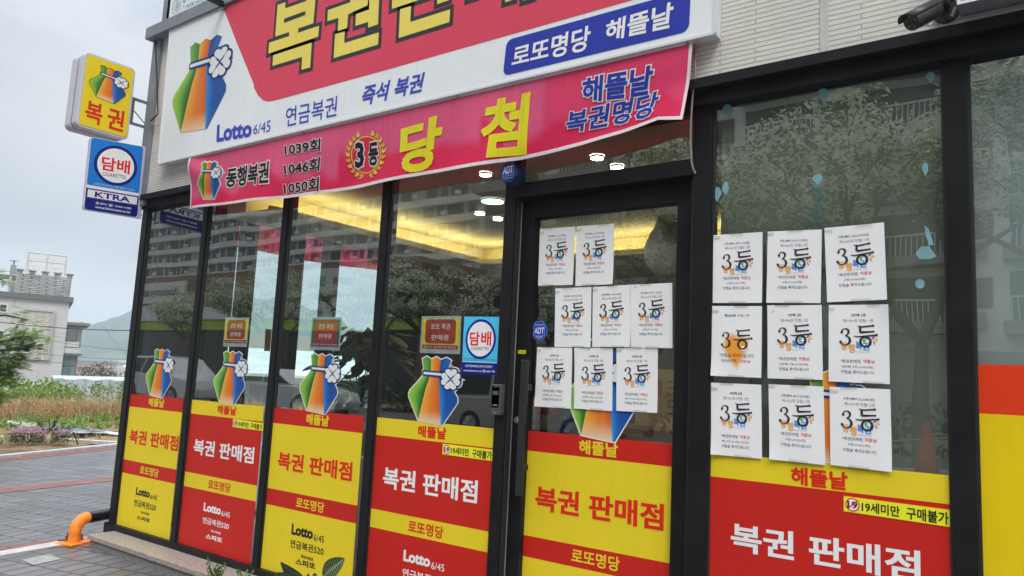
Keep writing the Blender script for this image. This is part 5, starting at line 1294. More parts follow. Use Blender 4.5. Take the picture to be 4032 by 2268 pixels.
# feathery tree reaching in from the picture edge
ft = thing('feathery_tree', 'feathery green tree whose fine branches reach in at the picture edge', 'tree', (-13.2, -.6, 0))
wood, lf = MB(), MB(); X0 = -13.0
wood.tube([V3(-13.2,-.6,0), V3(-13.2,-.5,.9), V3(-13.15,-.1,1.6), V3(-13.1,.2,2.3)], [.07,.06,.045,.02], 8)
def frond_branch(b0, pts_, dens=1.0):
    P_ = [Vector(b0)]+[atX(c4(*p), X0+rng.uniform(-.25,.25)) for p in pts_]; wood.tube(P_, [.022*(1-i/len(P_))+.004 for i in range(len(P_))], 6)
    for i in range(len(P_)-1):
        for k in range(int(30*dens)):
            f = rng.random(); c0 = P_[i]*(1-f)+P_[i+1]*f+V3(rng.gauss(0,.10), rng.gauss(0,.10), rng.gauss(0,.05)); ax_ = (P_[i+1]-P_[i]).normalized(); a = rng.uniform(-1.2, 1.2)
            d = (ax_+V3(rng.uniform(-.6,.6), a*.7, rng.uniform(-.25,.35))).normalized(); L_ = rng.uniform(.16,.30); kk = rng.uniform(.6,1.3)
            s = d.cross(V3(.3,.1,1)).normalized()
            for j in range(9):
                q = c0+d*L_*(j+1)/10-V3(0,0,.10*(j/9)**2*L_*2)
                for sg in (-1, 1): 
                    e = s*sg*.045*(1.15-j/9)+d*.02; lf.face([q-d*.007, q+d*.009, q+e+d*.005, q+e-d*.004], (.17*kk, .30*kk, .05*kk))
B0 = V3(-13.15, -.1, 1.5)
frond_branch(B0, [(-150,900),(40,890),(120,905),(195,925)], .35); frond_branch(V3(-13.15,-.2,1.2), [(-150,1060),(20,1075),(140,1050),(225,1035)], 1.3)
frond_branch(V3(-13.2,-.4,1.0), [(-150,1150),(40,1140),(150,1120),(250,1115)], 1.6); frond_branch(V3(-13.2,-.5,.9), [(-150,1250),(0,1200),(90,1190),(180,1195)], 1.8)
frond_branch(V3(-13.2,-.55,.8), [(-200,1350),(-60,1290),(40,1270),(120,1260)], 1.8); frond_branch(V3(-13.2,-.55,.7), [(-200,1400),(-60,1370),(20,1360),(90,1350)], 1.2)
frond_branch(B0, [(-150,640),(-30,620),(20,640)], .5); frond_branch(V3(-13.2,-.55,.5), [(-200,1600),(-40,1500),(40,1460)], 1.3)
wood.build('branch', M_bark, ft); lf.build('foliage', M_leaf, ft)

# ================================================================== DISTANCE
def ad(p, d):
    r = ray(p); return EYE+r*(d/math.hypot(r.x, r.y))
M_sheetw = principled('white_plastic_sheet', (.50,.54,.60), rough=.45, var=.1, scale=1, bump=.4, bscale=2)
a, b = ad(c4(380,1335), 27.5), ad(c4(960,1350), 27.5); m = MB(); n = 24
vs = []
for i in range(n+1):
    f = i/n; p = a*(1-f)+b*f; w = .06*math.sin(i*1.7); vs += [V3(p.x+w, p.y, -1.2), V3(p.x+w, p.y, p.z-.03+.02*math.sin(i*.9)), V3(p.x+w-1.3, p.y+.5, p.z+.05), V3(p.x+w-2.6, p.y+1, -1.2)]
m.raw(vs, [(i*4+j, i*4+4+j, i*4+5+j, i*4+1+j) for i in range(n) for j in range(3)], smooth=False)
tag(m.build('plastic_tunnel', M_sheetw), 'low white plastic covered tunnel behind the dry grass', 'plastic tunnel')

# castle building
DB = 72.0
pc0 = ad((170, 1300), DB); hv = Vector((pc0.x-EYE.x, pc0.y-EYE.y, 0)).normalized(); rv = Vector((hv.y, -hv.x, 0))
def bp(p, back=0.0):                                      # photo point onto the building's front plane
    r = ray(p); return EYE+r*(DB/(r.x*hv.x+r.y*hv.y))
def bu(p): q = bp(p)-pc0; return q.dot(rv), q.z+0.0
def bbox(m, x0, x1, z0, z1, d0, d1, col=(1, 1, 1)):
    P_ = [pc0+rv*x+hv*d for x, d in ((x0, d0), (x1, d0), (x1, d1), (x0, d1))]
    m.hexa([V3(p.x, p.y, z0) for p in P_], [V3(p.x, p.y, z1) for p in P_], col)
U = lambda x, y: (lambda q: (q[0], bp(k3(x, y)).z))(bu(k3(x, y)))
cb = thing('castle_building', 'pale tiled building with a battlement parapet and a white roof cage', 'building', (pc0.x, pc0.y, -2))
M_tile = brick_mat('white_wall_tiles', (.54,.54,.54), (.57,.57,.575), (.44,.44,.45), 1.6, .62, .02, rot=(math.radians(-90), 0, 0), bump=.1, var=.06, nscale=.4)
M_stone = brick_mat('rough_grey_stone', (.42,.42,.42), (.54,.54,.545), (.22,.22,.225), .42, .15, .028, rot=(math.radians(-90), 0, 0), bump=1, dist=.08, var=.3, nscale=1.2)
M_dk = principled('dark_gutter', (.13,.135,.14), rough=.6)
xl, zc = U(112, 640); xr, _ = U(795, 700); zg = -3.0
m = MB(); bbox(m, -14, xr, zg, zc, 0, 9); m.build('wall', M_tile, cb)
m = MB(); bbox(m, -14, xr+.25, zc, zc+.42, -.25, 9.2); m.build('cornice', M_dk, cb)
xp0, zp = U(130, 405); xp1, _ = U(822, 405); zp = U(480, 392)[1]
m = MB(); bbox(m, xp0, xp1, zc+.42, zp, -.05, 8); par = m.build('parapet', M_stone, cb)
for x0, x1, y0 in ((190,262,322),(337,405,337),(485,555,350),(625,695,363),(765,832,376)):
    a0, z_ = U(x0, y0); a1, _ = U(x1, y0); zz = U(485, 352)[1]
    m = MB(); bbox(m, a0, a1, zp-.02, zz, -.05, .5); bbox(m, a0-.08, a1+.08, zz, zz+.09, -.15, .6); m.build('merlon', M_stone, cb)
a0, z1_ = U(290, 790); a1, _ = U(605, 800); z0_ = U(420, 1350)[1]
M_louv = principled('white_louvres', (.72,.70,.64), rough=.6)
m = MB(); nL = 34
bbox(m, a0, a1, z0_, z1_, -.04, .02)
for i in range(nL):
    z = z0_+(z1_-z0_)*i/nL; bbox(m, a0+.05, a1-.05, z, z+(z1_-z0_)/nL*.62, -.22, -.05)
for f in (0, .27, .55, .8, 1): bbox(m, a0+(a1-a0)*f-.03, a0+(a1-a0)*f+.03, z0_, z1_, -.23, -.04)
m.build('louvre_screen', M_louv, cb)
m = MB(); bbox(m, a0-.15, a0, z0_, z1_+.15, -.3, .02); bbox(m, a1, a1+.15, z0_, z1_+.15, -.3, .02); bbox(m, a0, a1, z1_, z1_+.15, -.3, .02); m.build('screen_frame', principled('pale_grey_frame', (.42,.42,.41), rough=.6), cb)
M_dwin = principled('dark_window', (.03,.035,.04), rough=.15)
for (x0, y0, x1, y1) in ((8,722,72,765),(8,772,68,800),(-60,1020,25,1120)):
    a0, zt1 = U(x0, y0); a1, zt0 = U(x1, y1); m = MB(); bbox(m, a0-.12, a1+.12, zt0-.12, zt1+.12, -.06, .02); fr3 = m.build('window', M_louv, cb); m = MB(); bbox(m, a0, a1, zt0, zt1, -.09, -.061); m.build('pane', M_dwin, fr3)
a0, zt1 = U(0, 375); a1, _ = U(185, 390); m = MB(); bbox(m, -14, a1, zt1-.3, zt1, -.1, .6); m.build('roof_beam', M_dk, cb)
a0, zt1 = U(108, 400); a1, _ = U(140, 400); m = MB(); bbox(m, a0, a1, zc, zt1, -.1, .6); m.build('roof_post', principled('grey_post', (.42,.43,.44), rough=.6), cb)
a0, zt1 = U(118, 252); a1, zt0 = U(168, 400); p = pc0+rv*((a0+a1)/2)+hv*1; m = MB(); m.tube([V3(p.x, p.y, zt0-1), V3(p.x, p.y, zt1)], (a1-a0)/2, 14); m.tube([V3(p.x, p.y, zt1), V3(p.x, p.y, zt1+.35)], .06, 6); m.tube([V3(p.x, p.y, zt1+.35), V3(p.x, p.y, zt1+.5)], [(a1-a0)*.85, .1], 16); m.build('chimney', principled('zinc', (.38,.40,.42), rough=.4, metal=.4), cb)
# wire roof cage
ca0, cz1 = U(322, 125); ca1, _ = U(770, 165); cz1 = (U(322,125)[1]+U(770,165)[1])/2+.1; cz0 = U(520, 365)[1]
m = MB(); rod = lambda p, q, r=.05: m.tube([pc0+rv*p[0]+hv*p[1]+V3(0, 0, p[2]-pc0.z), pc0+rv*q[0]+hv*q[1]+V3(0, 0, q[2]-pc0.z)], r, 5)
for x in (ca0, (ca0+ca1)/2, ca1):
    for d_ in (1.0, 5.0): rod((x, d_, cz0), (x, d_, cz1))
    for z in (cz1, (cz0+cz1)/2+.2): rod((x, 1, z), (x, 5, z), .035)
for z in (cz0, (cz0+cz1)/2+.2, cz1):
    for d_ in (1.0, 5.0): rod((ca0, d_, z), (ca1, d_, z))
m.build('cage_frame', principled('white_rods', (.62,.60,.58), rough=.5), cb)
mm, nt_, oo = mat_new('wire_mesh'); pb_ = N(nt_, 'ShaderNodeBsdfDiffuse'); pb_.inputs['Color'].default_value = (.74,.72,.72,1); tr_ = N(nt_, 'ShaderNodeBsdfTransparent'); mx_ = N(nt_, 'ShaderNodeMixShader', Fac=.62)
tcx = N(nt_, 'ShaderNodeTexCoord'); nx_ = N(nt_, 'ShaderNodeTexNoise', Scale=.9, Detail=4.0); rx_ = N(nt_, 'ShaderNodeMapRange'); rx_.inputs['From Min'].default_value = .35; rx_.inputs['From Max'].default_value = .6; rx_.inputs['To Min'].default_value = .7; rx_.inputs['To Max'].default_value = .42
nt_.links.new(tcx.outputs['Object'], nx_.inputs['Vector']); nt_.links.new(nx_.outputs['Fac'], rx_.inputs['Value']); nt_.links.new(rx_.outputs['Result'], mx_.inputs['Fac'])
nt_.links.new(pb_.outputs['BSDF'], mx_.inputs[1]); nt_.links.new(tr_.outputs['BSDF'], mx_.inputs[2]); nt_.links.new(mx_.outputs['Shader'], oo.inputs['Surface'])
m = MB(); cp = lambda x, d_, z: pc0+rv*x+hv*d_+V3(0, 0, z-pc0.z)
for q in ([cp(ca0,1,cz0),cp(ca1,1,cz0),cp(ca1,1,cz1),cp(ca0,1,cz1)], [cp(ca0,5,cz0),cp(ca1,5,cz0),cp(ca1,5,cz1),cp(ca0,5,cz1)], [cp(ca0,1,cz0),cp(ca0,5,cz0),cp(ca0,5,cz1),cp(ca0,1,cz1)], [cp(ca1,1,cz0),cp(ca1,5,cz0),cp(ca1,5,cz1),cp(ca1,1,cz1)]): m.face(q)
m.build('cage_mesh', mm, cb)
# annex
a0, zt1 = U(762, 945); a1, _ = U(950, 960); zt1 = U(860, 955)[1]; xw = xr-.1
M_annex = principled('brown_grey_annex', (.20,.19,.185), rough=.7)
m = MB(); bbox(m, xw, a1, U(850,1215)[1], zt1, .4, 6); bbox(m, xw, a1+.5, zt1, zt1+.22, .1, 6.4); m.build('annex_wall', M_annex, cb)
w0, wz1 = U(770, 995); w1, wz0 = U(893, 1140); m = MB(); bbox(m, xw+.1, w1-.3, wz0, wz1, .3, .41); ff = m.build('window', M_dwin, cb)
m = MB()
for i in range(8): x = xw+.1+(w1-.4-xw)*i/7; bbox(m, x, x+.1, wz0, wz1, .2, .3)
m.build('window_bars', M_dk, ff)
m = MB(); bbox(m, xw, w1+.1, U(820,1205)[1], wz0-.05, .25, .41); m.build('parapet_panel', M_tile, cb)
m = MB(); bbox(m, xw, a1, U(850,1280)[1], U(850,1217)[1], .2, 6); m.build('floor_band', M_tile, cb); m = MB(); bbox(m, xw, a1+.15, U(850,1305)[1], U(850,1281)[1], .1, 6); m.build('awning', M_dk, cb)
m = MB(); bbox(m, xw, a1-.1, zg, U(850,1306)[1], .6, 6); m.build('lower_wall', M_annex, cb)
m = MB(); bbox(m, xw+.05, a1-.2, zg, U(850,1308)[1], .5, .59); gf = m.build('glass_front', principled('green_glass', (.14,.26,.23), rough=.15, var=.2, scale=.6), cb)
m = MB(); bbox(m, (xw+a1)/2-.1, (xw+a1)/2+.05, zg, U(850,1308)[1], .4, .5); bbox(m, xw+.05, a1-.2, U(840,1420)[1], U(840,1415)[1], .42, .5); m.build('glazing_bar', M_dk, gf)

# forested hills
def ridge(az):
    pts = [(4,.010),(12,.018),(20,.030),(23.9,.039),(25.0,.047),(26.0,.054),(27.2,.060),(31,.077),(34.5,.089),(36,.090),(38.9,.078),(41.7,.058),(44,.046),(47,.036),(55,.04),(64,.02)]
    return sum(lerp_list(pts, max(4, min(64, az+d_))) for d_ in (-1.2,-.8,-.4,0,.4,.8,1.2))/7
M_forest = principled('forest_cover', (.045,.085,.045), rough=.95, var=.6, scale=.02)
m = MB(); na, nr = 190, 34; vs = []
for i in range(na+1):
    az = 4+60*i/na; A = math.radians(az)
    for j in range(nr+1):
        r = 430+620*j/nr; t = (r-430)/(720-430); prof = math.sin(min(1, t)*math.pi/2)**1.3 if t <= 1 else max(0, 1-(t-1)*.9)
        h = (ridge(az)*720+1.4+6)*prof-6+prof*(1.6*math.sin(az*1.9+r*.02)+1.0*math.sin(az*4.1-r*.03)+rng.uniform(-.9,.9)); vs.append(V3(-math.cos(A)*r, EYE.y+math.sin(A)*r, h))
m.raw(vs, [(i*(nr+1)+j, i*(nr+1)+j+1, (i+1)*(nr+1)+j+1, (i+1)*(nr+1)+j) for i in range(na) for j in range(nr)])
o = m.build('hills', M_forest); kind(o, 'structure')
m = MB()                                                 # far town below the hill reads as one mass
for _ in range(260):
    az = math.radians(rng.uniform(21, 48)); d = rng.uniform(250, 400); x, y = -math.cos(az)*d, EYE.y+math.sin(az)*d; w, l, h = rng.uniform(5, 16), rng.uniform(6, 14), rng.uniform(2.5, 5.5); z = grid_z(x, y); c = rng.choice([(.7,.7,.7),(.6,.6,.6),(.28,.36,.5),(.65,.60,.56),(.48,.34,.28),(.74,.74,.74)])
    m.box((x-w/2, y-l/2, z), (x+w/2, y+l/2, z+h), c); m.box((x-w/2-.3, y-l/2-.3, z+h), (x+w/2+.3, y+l/2+.3, z+h+.5), rng.choice([(.28,.38,.56),(.72,.72,.72),(.55,.40,.34),(.62,.62,.62)]))
kind(m.build('far_town', M_plastic), 'stuff')
# evergreen shrub by the annex and small trees behind the grass
def shrub(name, label, c, r, n, col, cat='shrub', flat=.7, grp=None, trunk=True):
    t = thing(name, label, cat, c, grp); m, w = MB(), MB(); c = Vector(c); rr_ = random.Random(sum(map(ord, label)))
    cl = [(V3(rr_.gauss(0,.5), rr_.gauss(0,.5), abs(rr_.gauss(.5,.3)))*r, rr_.uniform(.3,.6)*r) for _ in range(9)]
    for _ in range(n):
        o_, s_ = rr_.choice(cl); d = V3(rr_.gauss(0,1), rr_.gauss(0,1), rr_.gauss(0,1)).normalized(); p = c+o_+d*s_*rr_.uniform(.6,1); p.z = max(p.z, c.z)
        q = V3(rr_.gauss(0,1), rr_.gauss(0,1), rr_.gauss(.3,1)).normalized(); s = q.orthogonal().normalized(); L_ = .11*r*rr_.uniform(.6,1.3); k = rr_.uniform(.6,1.4); m.face([p, p+q*L_*.5+s*L_*.3, p+q*L_, p+q*L_*.5-s*L_*.3], tuple(v*k for v in col))
    w.tube([c, c+V3(0,0,r*.8)], [.05*r,.02*r], 6); w.build('stem', M_bark, t); m.build('foliage', M_leaf, t)
p = ad(c4(715,1335), 48); shrub('round_shrub', 'dark rounded evergreen shrub beside the green glass annex', (p.x, p.y, p.z-.1), .72, 1100, (.03,.06,.028))
p = ad(c4(630,1332), 50); shrub('round_shrub', 'smaller evergreen shrub touching the annex wall', (p.x, p.y, p.z-.1), .62, 800, (.035,.07,.03))
for px_, d_, h_, lab in ((60, 24, 1.0, 'bright green bush under the louvred wall at the picture edge'), (300, 25, 1.15, 'bright green leafy bush in front of the white tunnel'), (200, 26, 1.2, 'yellow green bush below the louvre screen'), (860, 24, .9, 'thin weedy bush beside the shop corner'), (560, 25, .9, 'upright bright weed bush before the white tunnel')):
    p = ad(c4(px_, 1420), d_); shrub('weedy_bush', lab, (p.x, p.y, grid_z(p.x, p.y)), h_*.8, 1300, (.19,.33,.05), grp='bright weedy bushes')
# overhead cables
for (a_, b_, d0, d1, lab) in ((k3(0,925), k3(1700,1022), 52, 44, 'overhead cable crossing below the louvre window to the shop corner'), (k3(560,1130), k3(1700,1260), 60, 55, 'overhead cable crossing in front of the hill'), (k3(560,1290), k3(1700,1345), 60, 55, 'overhead cable just above the far town'), (k3(600,1380), k3(1700,1400), 60, 55, 'lowest overhead cable over the far town'), (k3(1230,1040), k3(1560,1400), 58, 50, 'thin guy wire slanting down across the hill')):
    A_, B_ = ad(a_, d0), ad(b_, d1); B2 = A_+(B_-A_)*1.0; m = MB(); m.tube([A_+(B2-A_)*t+V3(0,0,-.12*math.sin(math.pi*t)) for t in [i/10 for i in range(-2, 13)]], .022 if 'below' in lab else .012, 4); tag(m.build('overhead_cable', M_frame2), lab, 'cable', 'overhead cables')
# shed with a pale teal roof seen through the tinted glass
dv = Vector((-.772,.636,0)).normalized(); sv = Vector((dv.y,-dv.x,0)); s0_ = EYE+dv*24; s0_.z = 0
sh = thing('roofed_shed', 'low shed with a pale sheet roof seen through the tinted side glass', 'shed', (s0_.x, s0_.y, -.3))
def sbox(m, x0, x1, d0, d1, z0, z1):
    P_ = [s0_+sv*x+dv*d_ for x, d_ in ((x0,d0),(x1,d0),(x1,d1),(x0,d1))]; m.hexa([V3(p.x,p.y,z0) for p in P_], [V3(p.x,p.y,z1) for p in P_])
m = MB(); sbox(m, -5, 8, 0, 6, -.5, 1.25); m.build('wall', principled('teal_wall', (.16,.30,.28), rough=.6), sh)
m = MB(); P_ = [s0_+sv*x+dv*d_+V3(0,0,z) for x, d_, z in ((-5.4,-.6,1.2),(8.4,-.6,1.2),(8.4,4,2.05),(-5.4,4,2.05))]; m.hexa(P_, [p+V3(0,0,.08) for p in P_]); m.build('roof', principled('pale_sheet_roof', (.62,.68,.66), rough=.5, var=.15, scale=.8), sh)
m = MB(); sbox(m, -2, .2, -.06, 0, .1, .95); sbox(m, 2.2, 4.4, -.06, 0, .1, .95); m.build('window', M_dwin, sh)
m = MB(); sbox(m, -6, 9, 9, 9.2, 1.2, 2.9); tag(m.build('panel_fence', principled('pale_panels', (.55,.55,.50), rough=.6)), 'pale panel fence behind the sheet roofed shed', 'fence')

# ================================================================== INSIDE THE SHOP
M_lamp = emit_mat('downlight_glow', (1.0, .94, .80), 130.0); M_lampc = emit_mat('cool_lamp_glow', (.66, 1.0, .92), 30.0)
def on_ceiling(p): return atZ(p, CZ_-.012)
for i, (p, r, lab) in enumerate(((k1(515,628), .078, 'large cool white round ceiling light seen through the pane beside the door'), (k1(407,733), .036, 'small downlight below the large cool ceiling light'), (k1(558,778), .036, 'small downlight nearest the yellow cove behind the pane'),
        (k1(455,402), .036, 'small downlight under the banner beside the siren box'), (k1(1398,258), .036, 'small downlight behind the transom glass over the door'), (k1(1565,338), .036, 'lower downlight just above the door transom'), (k1(1297,704), .03, 'downlight at the top edge of the door glass'), (c5(2345,508), .04, 'small warm light low behind the door glass'))):
    q = on_ceiling(p) if i < 7 else None
    if q is None: q = at(p, 4.0)
    t = thing('ceiling_light', lab, 'ceiling light', q, 'round ceiling lights')
    m = MB(); m.disc(q, (0, 0, -1), r, 28); m.build('diffuser', M_lampc if i == 0 else M_lamp, t)
    m = MB(); m.tube([q+V3(0,0,-.006), q+V3(0,0,.011)], [r*1.15, r*1.2], 28, caps=False); m.build('trim_ring', M_white, t)
# dark pot plant in an urn
pl_ = at(c4(2500,1100), .95); ub = V3(-4.35, .85, .06)
up_t = thing('urn_plant', 'big leaved dark pot plant in a pinkish urn behind the glass', 'plant', ub)
m = MB(); prof = [(0,.10),(.02,.13),(.3,.19),(.62,.24),(.86,.22),(1.0,.17),(1.06,.19),(1.08,.18)]; m.tube([ub+V3(0,0,h) for h, _ in prof], [r for _, r in prof], 24); m.build('urn', principled('glazed_pink_urn', (.20,.11,.11), rough=.2), up_t)
lf, st_ = MB(), MB(); _dk = (.02,.035,.02)
for k in range(150):
    a = rng.uniform(0, 6.28); h = rng.uniform(1.02, 1.72); rr_ = rng.uniform(.04, .30)
    b = ub+V3(math.cos(a)*rr_, math.sin(a)*rr_, h); d = V3(math.cos(a), math.sin(a), rng.uniform(-1.3,.1)).normalized()*rng.uniform(.13,.24); s = V3(-math.sin(a), math.cos(a), .1)*.055; g = rng.uniform(.5,1.4); c = (.012*g,.03*g,.016*g)
    lf.face([b, b+d*.35+s, b+d*.75+s*.7, b+d, b+d*.75-s*.7, b+d*.35-s], c, False)
    if k % 9 == 0: st_.tube([ub+V3(0,0,1.05), ub+V3(math.cos(a)*rr_*.4, math.sin(a)*rr_*.4, h*.9+.1), b], .006, 4, col=_dk)
lf.build('leaf', M_blackleaf, up_t); st_.build('stem', M_blackleaf, up_t)
# long table by the side windows, red counter, shelves
tb = thing('writing_table', 'long pale table with papers by the tinted side windows', 'table', (-5.3, .9, .06))
m = MB(); m.box((-6.0,.55,1.0), (-3.5,1.15,1.04)); m.build('table_top', principled('pale_laminate', (.34,.32,.28), rough=.3), tb)
for x, y in ((-5.95,.6),(-5.95,1.1),(-3.55,.6),(-3.55,1.1)): m = MB(); m.box((x-.03,y-.03,.06), (x+.03,y+.03,1.0)); m.build('leg', M_frame, tb)
for i, (x, y, w, d_, lab) in enumerate(((-5.55,.75,.3,.22,'white paper pad lying on the long table beside the side window'),(-4.95,.8,.42,.3,'white slip tray on the middle of the long table'))):
    m = MB(); m.box((x,y,1.041), (x+w,y+d_,1.075), (.62,.66,.68)); tag(m.build('paper_pad', M_plastic), lab, 'paper')
ct = thing('sales_counter', 'dark red sales counter with a wooden top behind the door', 'counter', (-2.0, 1.9, .06))
m = MB(); m.box((-2.9,1.75,.06), (-1.3,2.4,1.02)); m.build('body', principled('dark_red_panel', (.10,.016,.018), rough=.4), ct)
m = MB(); m.box((-2.95,1.68,1.02), (-1.27,2.45,1.10)); m.build('counter_top', principled('brown_wood', (.26,.16,.09), rough=.45, var=.2), ct)
q = at((2655,1565), 1.9); m = MB(); fnp = rect(q.x-.25, 1.52, q.x+.25, 1.12, 1.80); polyh(m, fnp, [(0,0),(1,0),(1,1),(0,1)], P8(176,150,112)); polyh(m, fnp, [(.08,.2),(.4,.2),(.4,.45),(.08,.45)], P8(170,96,50), .001)
for k in range(6): polyh(m, fnp, [(.5,.2+k*.11),(.9,.2+k*.11),(.9,.23+k*.11),(.5,.23+k*.11)], P8(120,98,76), .001)
tag(m.build('counter_poster', M_paper), 'tan printed poster standing on the red counter behind the door', 'poster')
m = MB(); m.box((-2.15,2.5,.06),(-1.3,2.8,1.62)); tag(m.build('shelf_cabinet', principled('dark_brown_cabinet', (.05,.035,.028), rough=.5)), 'dark brown cabinet standing behind the red counter', 'cabinet')
q = at(k1(2058,1150), 2.62); zb0 = at(k1(2035,1290), 2.62).z
m = MB(); nu_, nv_ = 28, 16; vs = []
for a_ in range(nv_+1):
    for b_ in range(nu_):
        th, ph2 = math.pi*a_/nv_, 2*math.pi*b_/nu_; rr2 = 1+.10*math.sin(3*ph2+2*th)+.07*math.sin(5*ph2-3*th+1)+.05*math.sin(9*ph2+4*th)
        vs.append(V3(q.x+.22*rr2*math.sin(th)*math.cos(ph2), q.y+.2*rr2*math.sin(th)*math.sin(ph2), max(zb0, zb0+.25+.30*rr2*math.cos(th))))
m.raw(vs, [(a_*nu_+b_, a_*nu_+(b_+1) % nu_, (a_+1)*nu_+(b_+1) % nu_, (a_+1)*nu_+b_) for a_ in range(nv_) for b_ in range(nu_)], smooth=True)
tag(m.build('wrapped_bundle', principled('pale_plastic_wrap', (.36,.34,.37), rough=.35, var=.15, bump=.6, bscale=9)), 'pale plastic wrapped bundle on a cabinet behind the right edge of the door glass', 'bundle')
m = MB(); m.box((q.x-.45, 2.42, .06), (q.x+.5, 2.9, zb0-.002)); tag(m.build('tall_cabinet', principled('brown_cabinet', (.09,.075,.06), rough=.6)), 'tall brown cabinet under the pale wrapped bundle behind the counter', 'cabinet')
for pts, lab in (((h4(815,345),h4(905,352),h4(878,662),h4(797,660)), 'small faded poster stuck to the tinted side window by the table'), ((h4(1975,368),h4(2275,392),h4(2250,660),h4(1955,640)), 'faded brown poster behind the dark pot plant')):
    P_ = [atX(p, -6.07) for p in pts]; m = MB(); m.face(P_, P8(150,120,96)); f_ = quad(*P_, nrm=Vector((1,0,0))); polyh(m, f_, [(.12,.15),(.88,.15),(.88,.8),(.12,.8)], P8(150,90,66), .001); tag(m.build('faded_poster', M_paper), lab, 'poster')
for i, (x0_, y0_, x1_, y1_, c, lab) in enumerate((((h5(35,820)), 0, h5(100,1230), 0, (.30,.28,.22), 'stack of folded newspapers in the rack behind the door edge'), (h5(170,1050), 0, h5(265,1235), 0, (.24,.22,.18), 'shorter newspaper stack in the rack behind the door'))):
    a_, b_ = at(x0_, .35), at(x1_, .35); m = MB()
    for k in range(14): z = b_.z+(a_.z-b_.z)*k/14; m.box((a_.x+rng.uniform(-.006,.006), .34, z), (b_.x+rng.uniform(-.006,.006), .5, z+(a_.z-b_.z)/14*.8), tuple(v*rng.uniform(.7,1.25) for v in c))
    tag(m.build('paper_stack', M_plastic), lab, 'papers')
fa, fb = at(h5(270,985), .42), at(h5(495,1275), .42); m = MB(); m.box((fa.x, .42, fb.z), (fb.x, .44, fa.z), P8(60,110,150)); fn = rect(fa.x, fa.z, fb.x, fb.z, .4195)
for k in range(5): polyh(m, fn, ellipse(.5+.3*math.cos(k*1.257), .72+.2*math.sin(k*1.257), .11, .08, 12), P8(40,50,60), .001)
text(m, '1910', sub(fn, .1, .25, .9, .42), P8(150,190,190), .03, res=1, lift=.001); tag(m.build('club_poster', M_paper), 'blue poster with wheel shapes low behind the door glass', 'poster')
ca, cb_ = at(h5(150,940), .38), at(h5(325,1060), .38); m = MB(); q = (ca+cb_)/2; m.tube([V3(q.x,.38,q.z), V3(q.x,.40,q.z)], .075, 26, col=P8(120,36,44)); tag(m.build('red_disc_sign', M_plastic), 'round dark red disc low behind the door glass', 'sign')

# ================================================================== ACROSS THE STREET (seen in the glass)
M_apt = principled('apartment_render', (.74,.72,.68), rough=.8, var=.1, scale=.3); M_apt2 = principled('apartment_band', (.24,.23,.22), rough=.8, var=.1)
ap = thing('apartment_block', 'tall grey apartment block with rows of balconies mirrored in the shop glass', 'building', (-30, -33, 0))
m = MB(); m.box((-30,-45,0), (26,-33,30)); m.build('wall', M_apt, ap)
m = MB(); m.box((-30,-33,0), (26,-32.4,3.6)); m.build('plinth', M_apt2, ap)
M_rail = principled('white_railing', (.62,.62,.60), rough=.5)
bay = MB(); bay.box((0,0,0), (3.4,.05,2.1)); bay.box((3.9,0,.7), (4.9,.05,1.9)); slab = MB(); slab.box((-.2,-.02,-.35), (3.7,1.1,-.15)); slab.box((-.2,1.0,-.15), (3.7,1.1,.1)); slab.box((4.0,.05,-.1), (4.7,.45,.5))
rail = MB()
for k in range(19): rail.box((-.15+k*.205,1.02,.1), (-.11+k*.205,1.06,.95))
rail.box((-.2,1.0,.95), (3.7,1.08,1.02))
protos_b = (bay.build('window', M_dwin), slab.build('balcony', M_apt2), rail.build('railing', M_rail))
used_ = False
for fl in range(9):
    for bx in range(10):
        W_, S_, Rr = protos_b if not used_ else [o.copy() for o in protos_b]
        if used_: [COL.objects.link(o) for o in (W_, S_, Rr)]
        used_ = True
        W_.parent = ap; S_.parent = ap; Rr.parent = S_; W_.location = Vector((-29.5+bx*5.5, -32.96, 4.6+fl*2.85))-ap.location; S_.location = Vector((-29.5+bx*5.5, -33, 4.6+fl*2.85))-ap.location; Rr.location = (0, 0, 0)
ap2 = thing('apartment_block', 'far taller apartment block with banded floors mirrored in the first three panes', 'building', (-125, -84, 0))
ap['label'] = 'near apartment block with white balcony railings mirrored in the wide pane'
m = MB(); m.box((-215,-98,0), (-38,-84,62)); m.build('wall', principled('apartment_grey', (.50,.49,.47), rough=.8, var=.12, scale=.15), ap2)
for fl in range(20): m = MB(); m.box((-215,-84,3+fl*2.9-.55), (-38,-83.1,3+fl*2.9+.45)); m.build('floor_band', principled('pale_band', (.76,.75,.72), rough=.8, var=.12, scale=.2) if fl == 0 else bpy.data.materials['pale_band'], ap2)
wb = MB(); xx = 0; rb2 = random.Random(4)
for w_ in (2.2,1.2,3.0,1.6,2.6,1.0,2.4): wb.box((xx,.02,.5), (xx+w_,.06,2.3)); xx += w_+rb2.uniform(.5,1.5)
acm = MB()
for x_ in (2.6, 9.4, 15.8): acm.box((x_,.9,.55), (x_+.9,1.3,1.15))
pw, pa_ = wb.build('window', M_dwin), acm.build('air_conditioner', M_white); used_ = False
for fl in range(12):
    for bx in range(8):
        W_, A_ = (pw, pa_) if not used_ else (pw.copy(), pa_.copy())
        if used_: COL.objects.link(W_); COL.objects.link(A_)
        used_ = True
        W_.parent = ap2; A_.parent = ap2; W_.location = Vector((-213+bx*21.6+(fl % 2)*.6, -84, 8.8+fl*2.9))-ap2.location; A_.location = Vector((-213+bx*21.6+(fl*7 % 5)*1.1, -84, 8.8+fl*2.9))-ap2.location
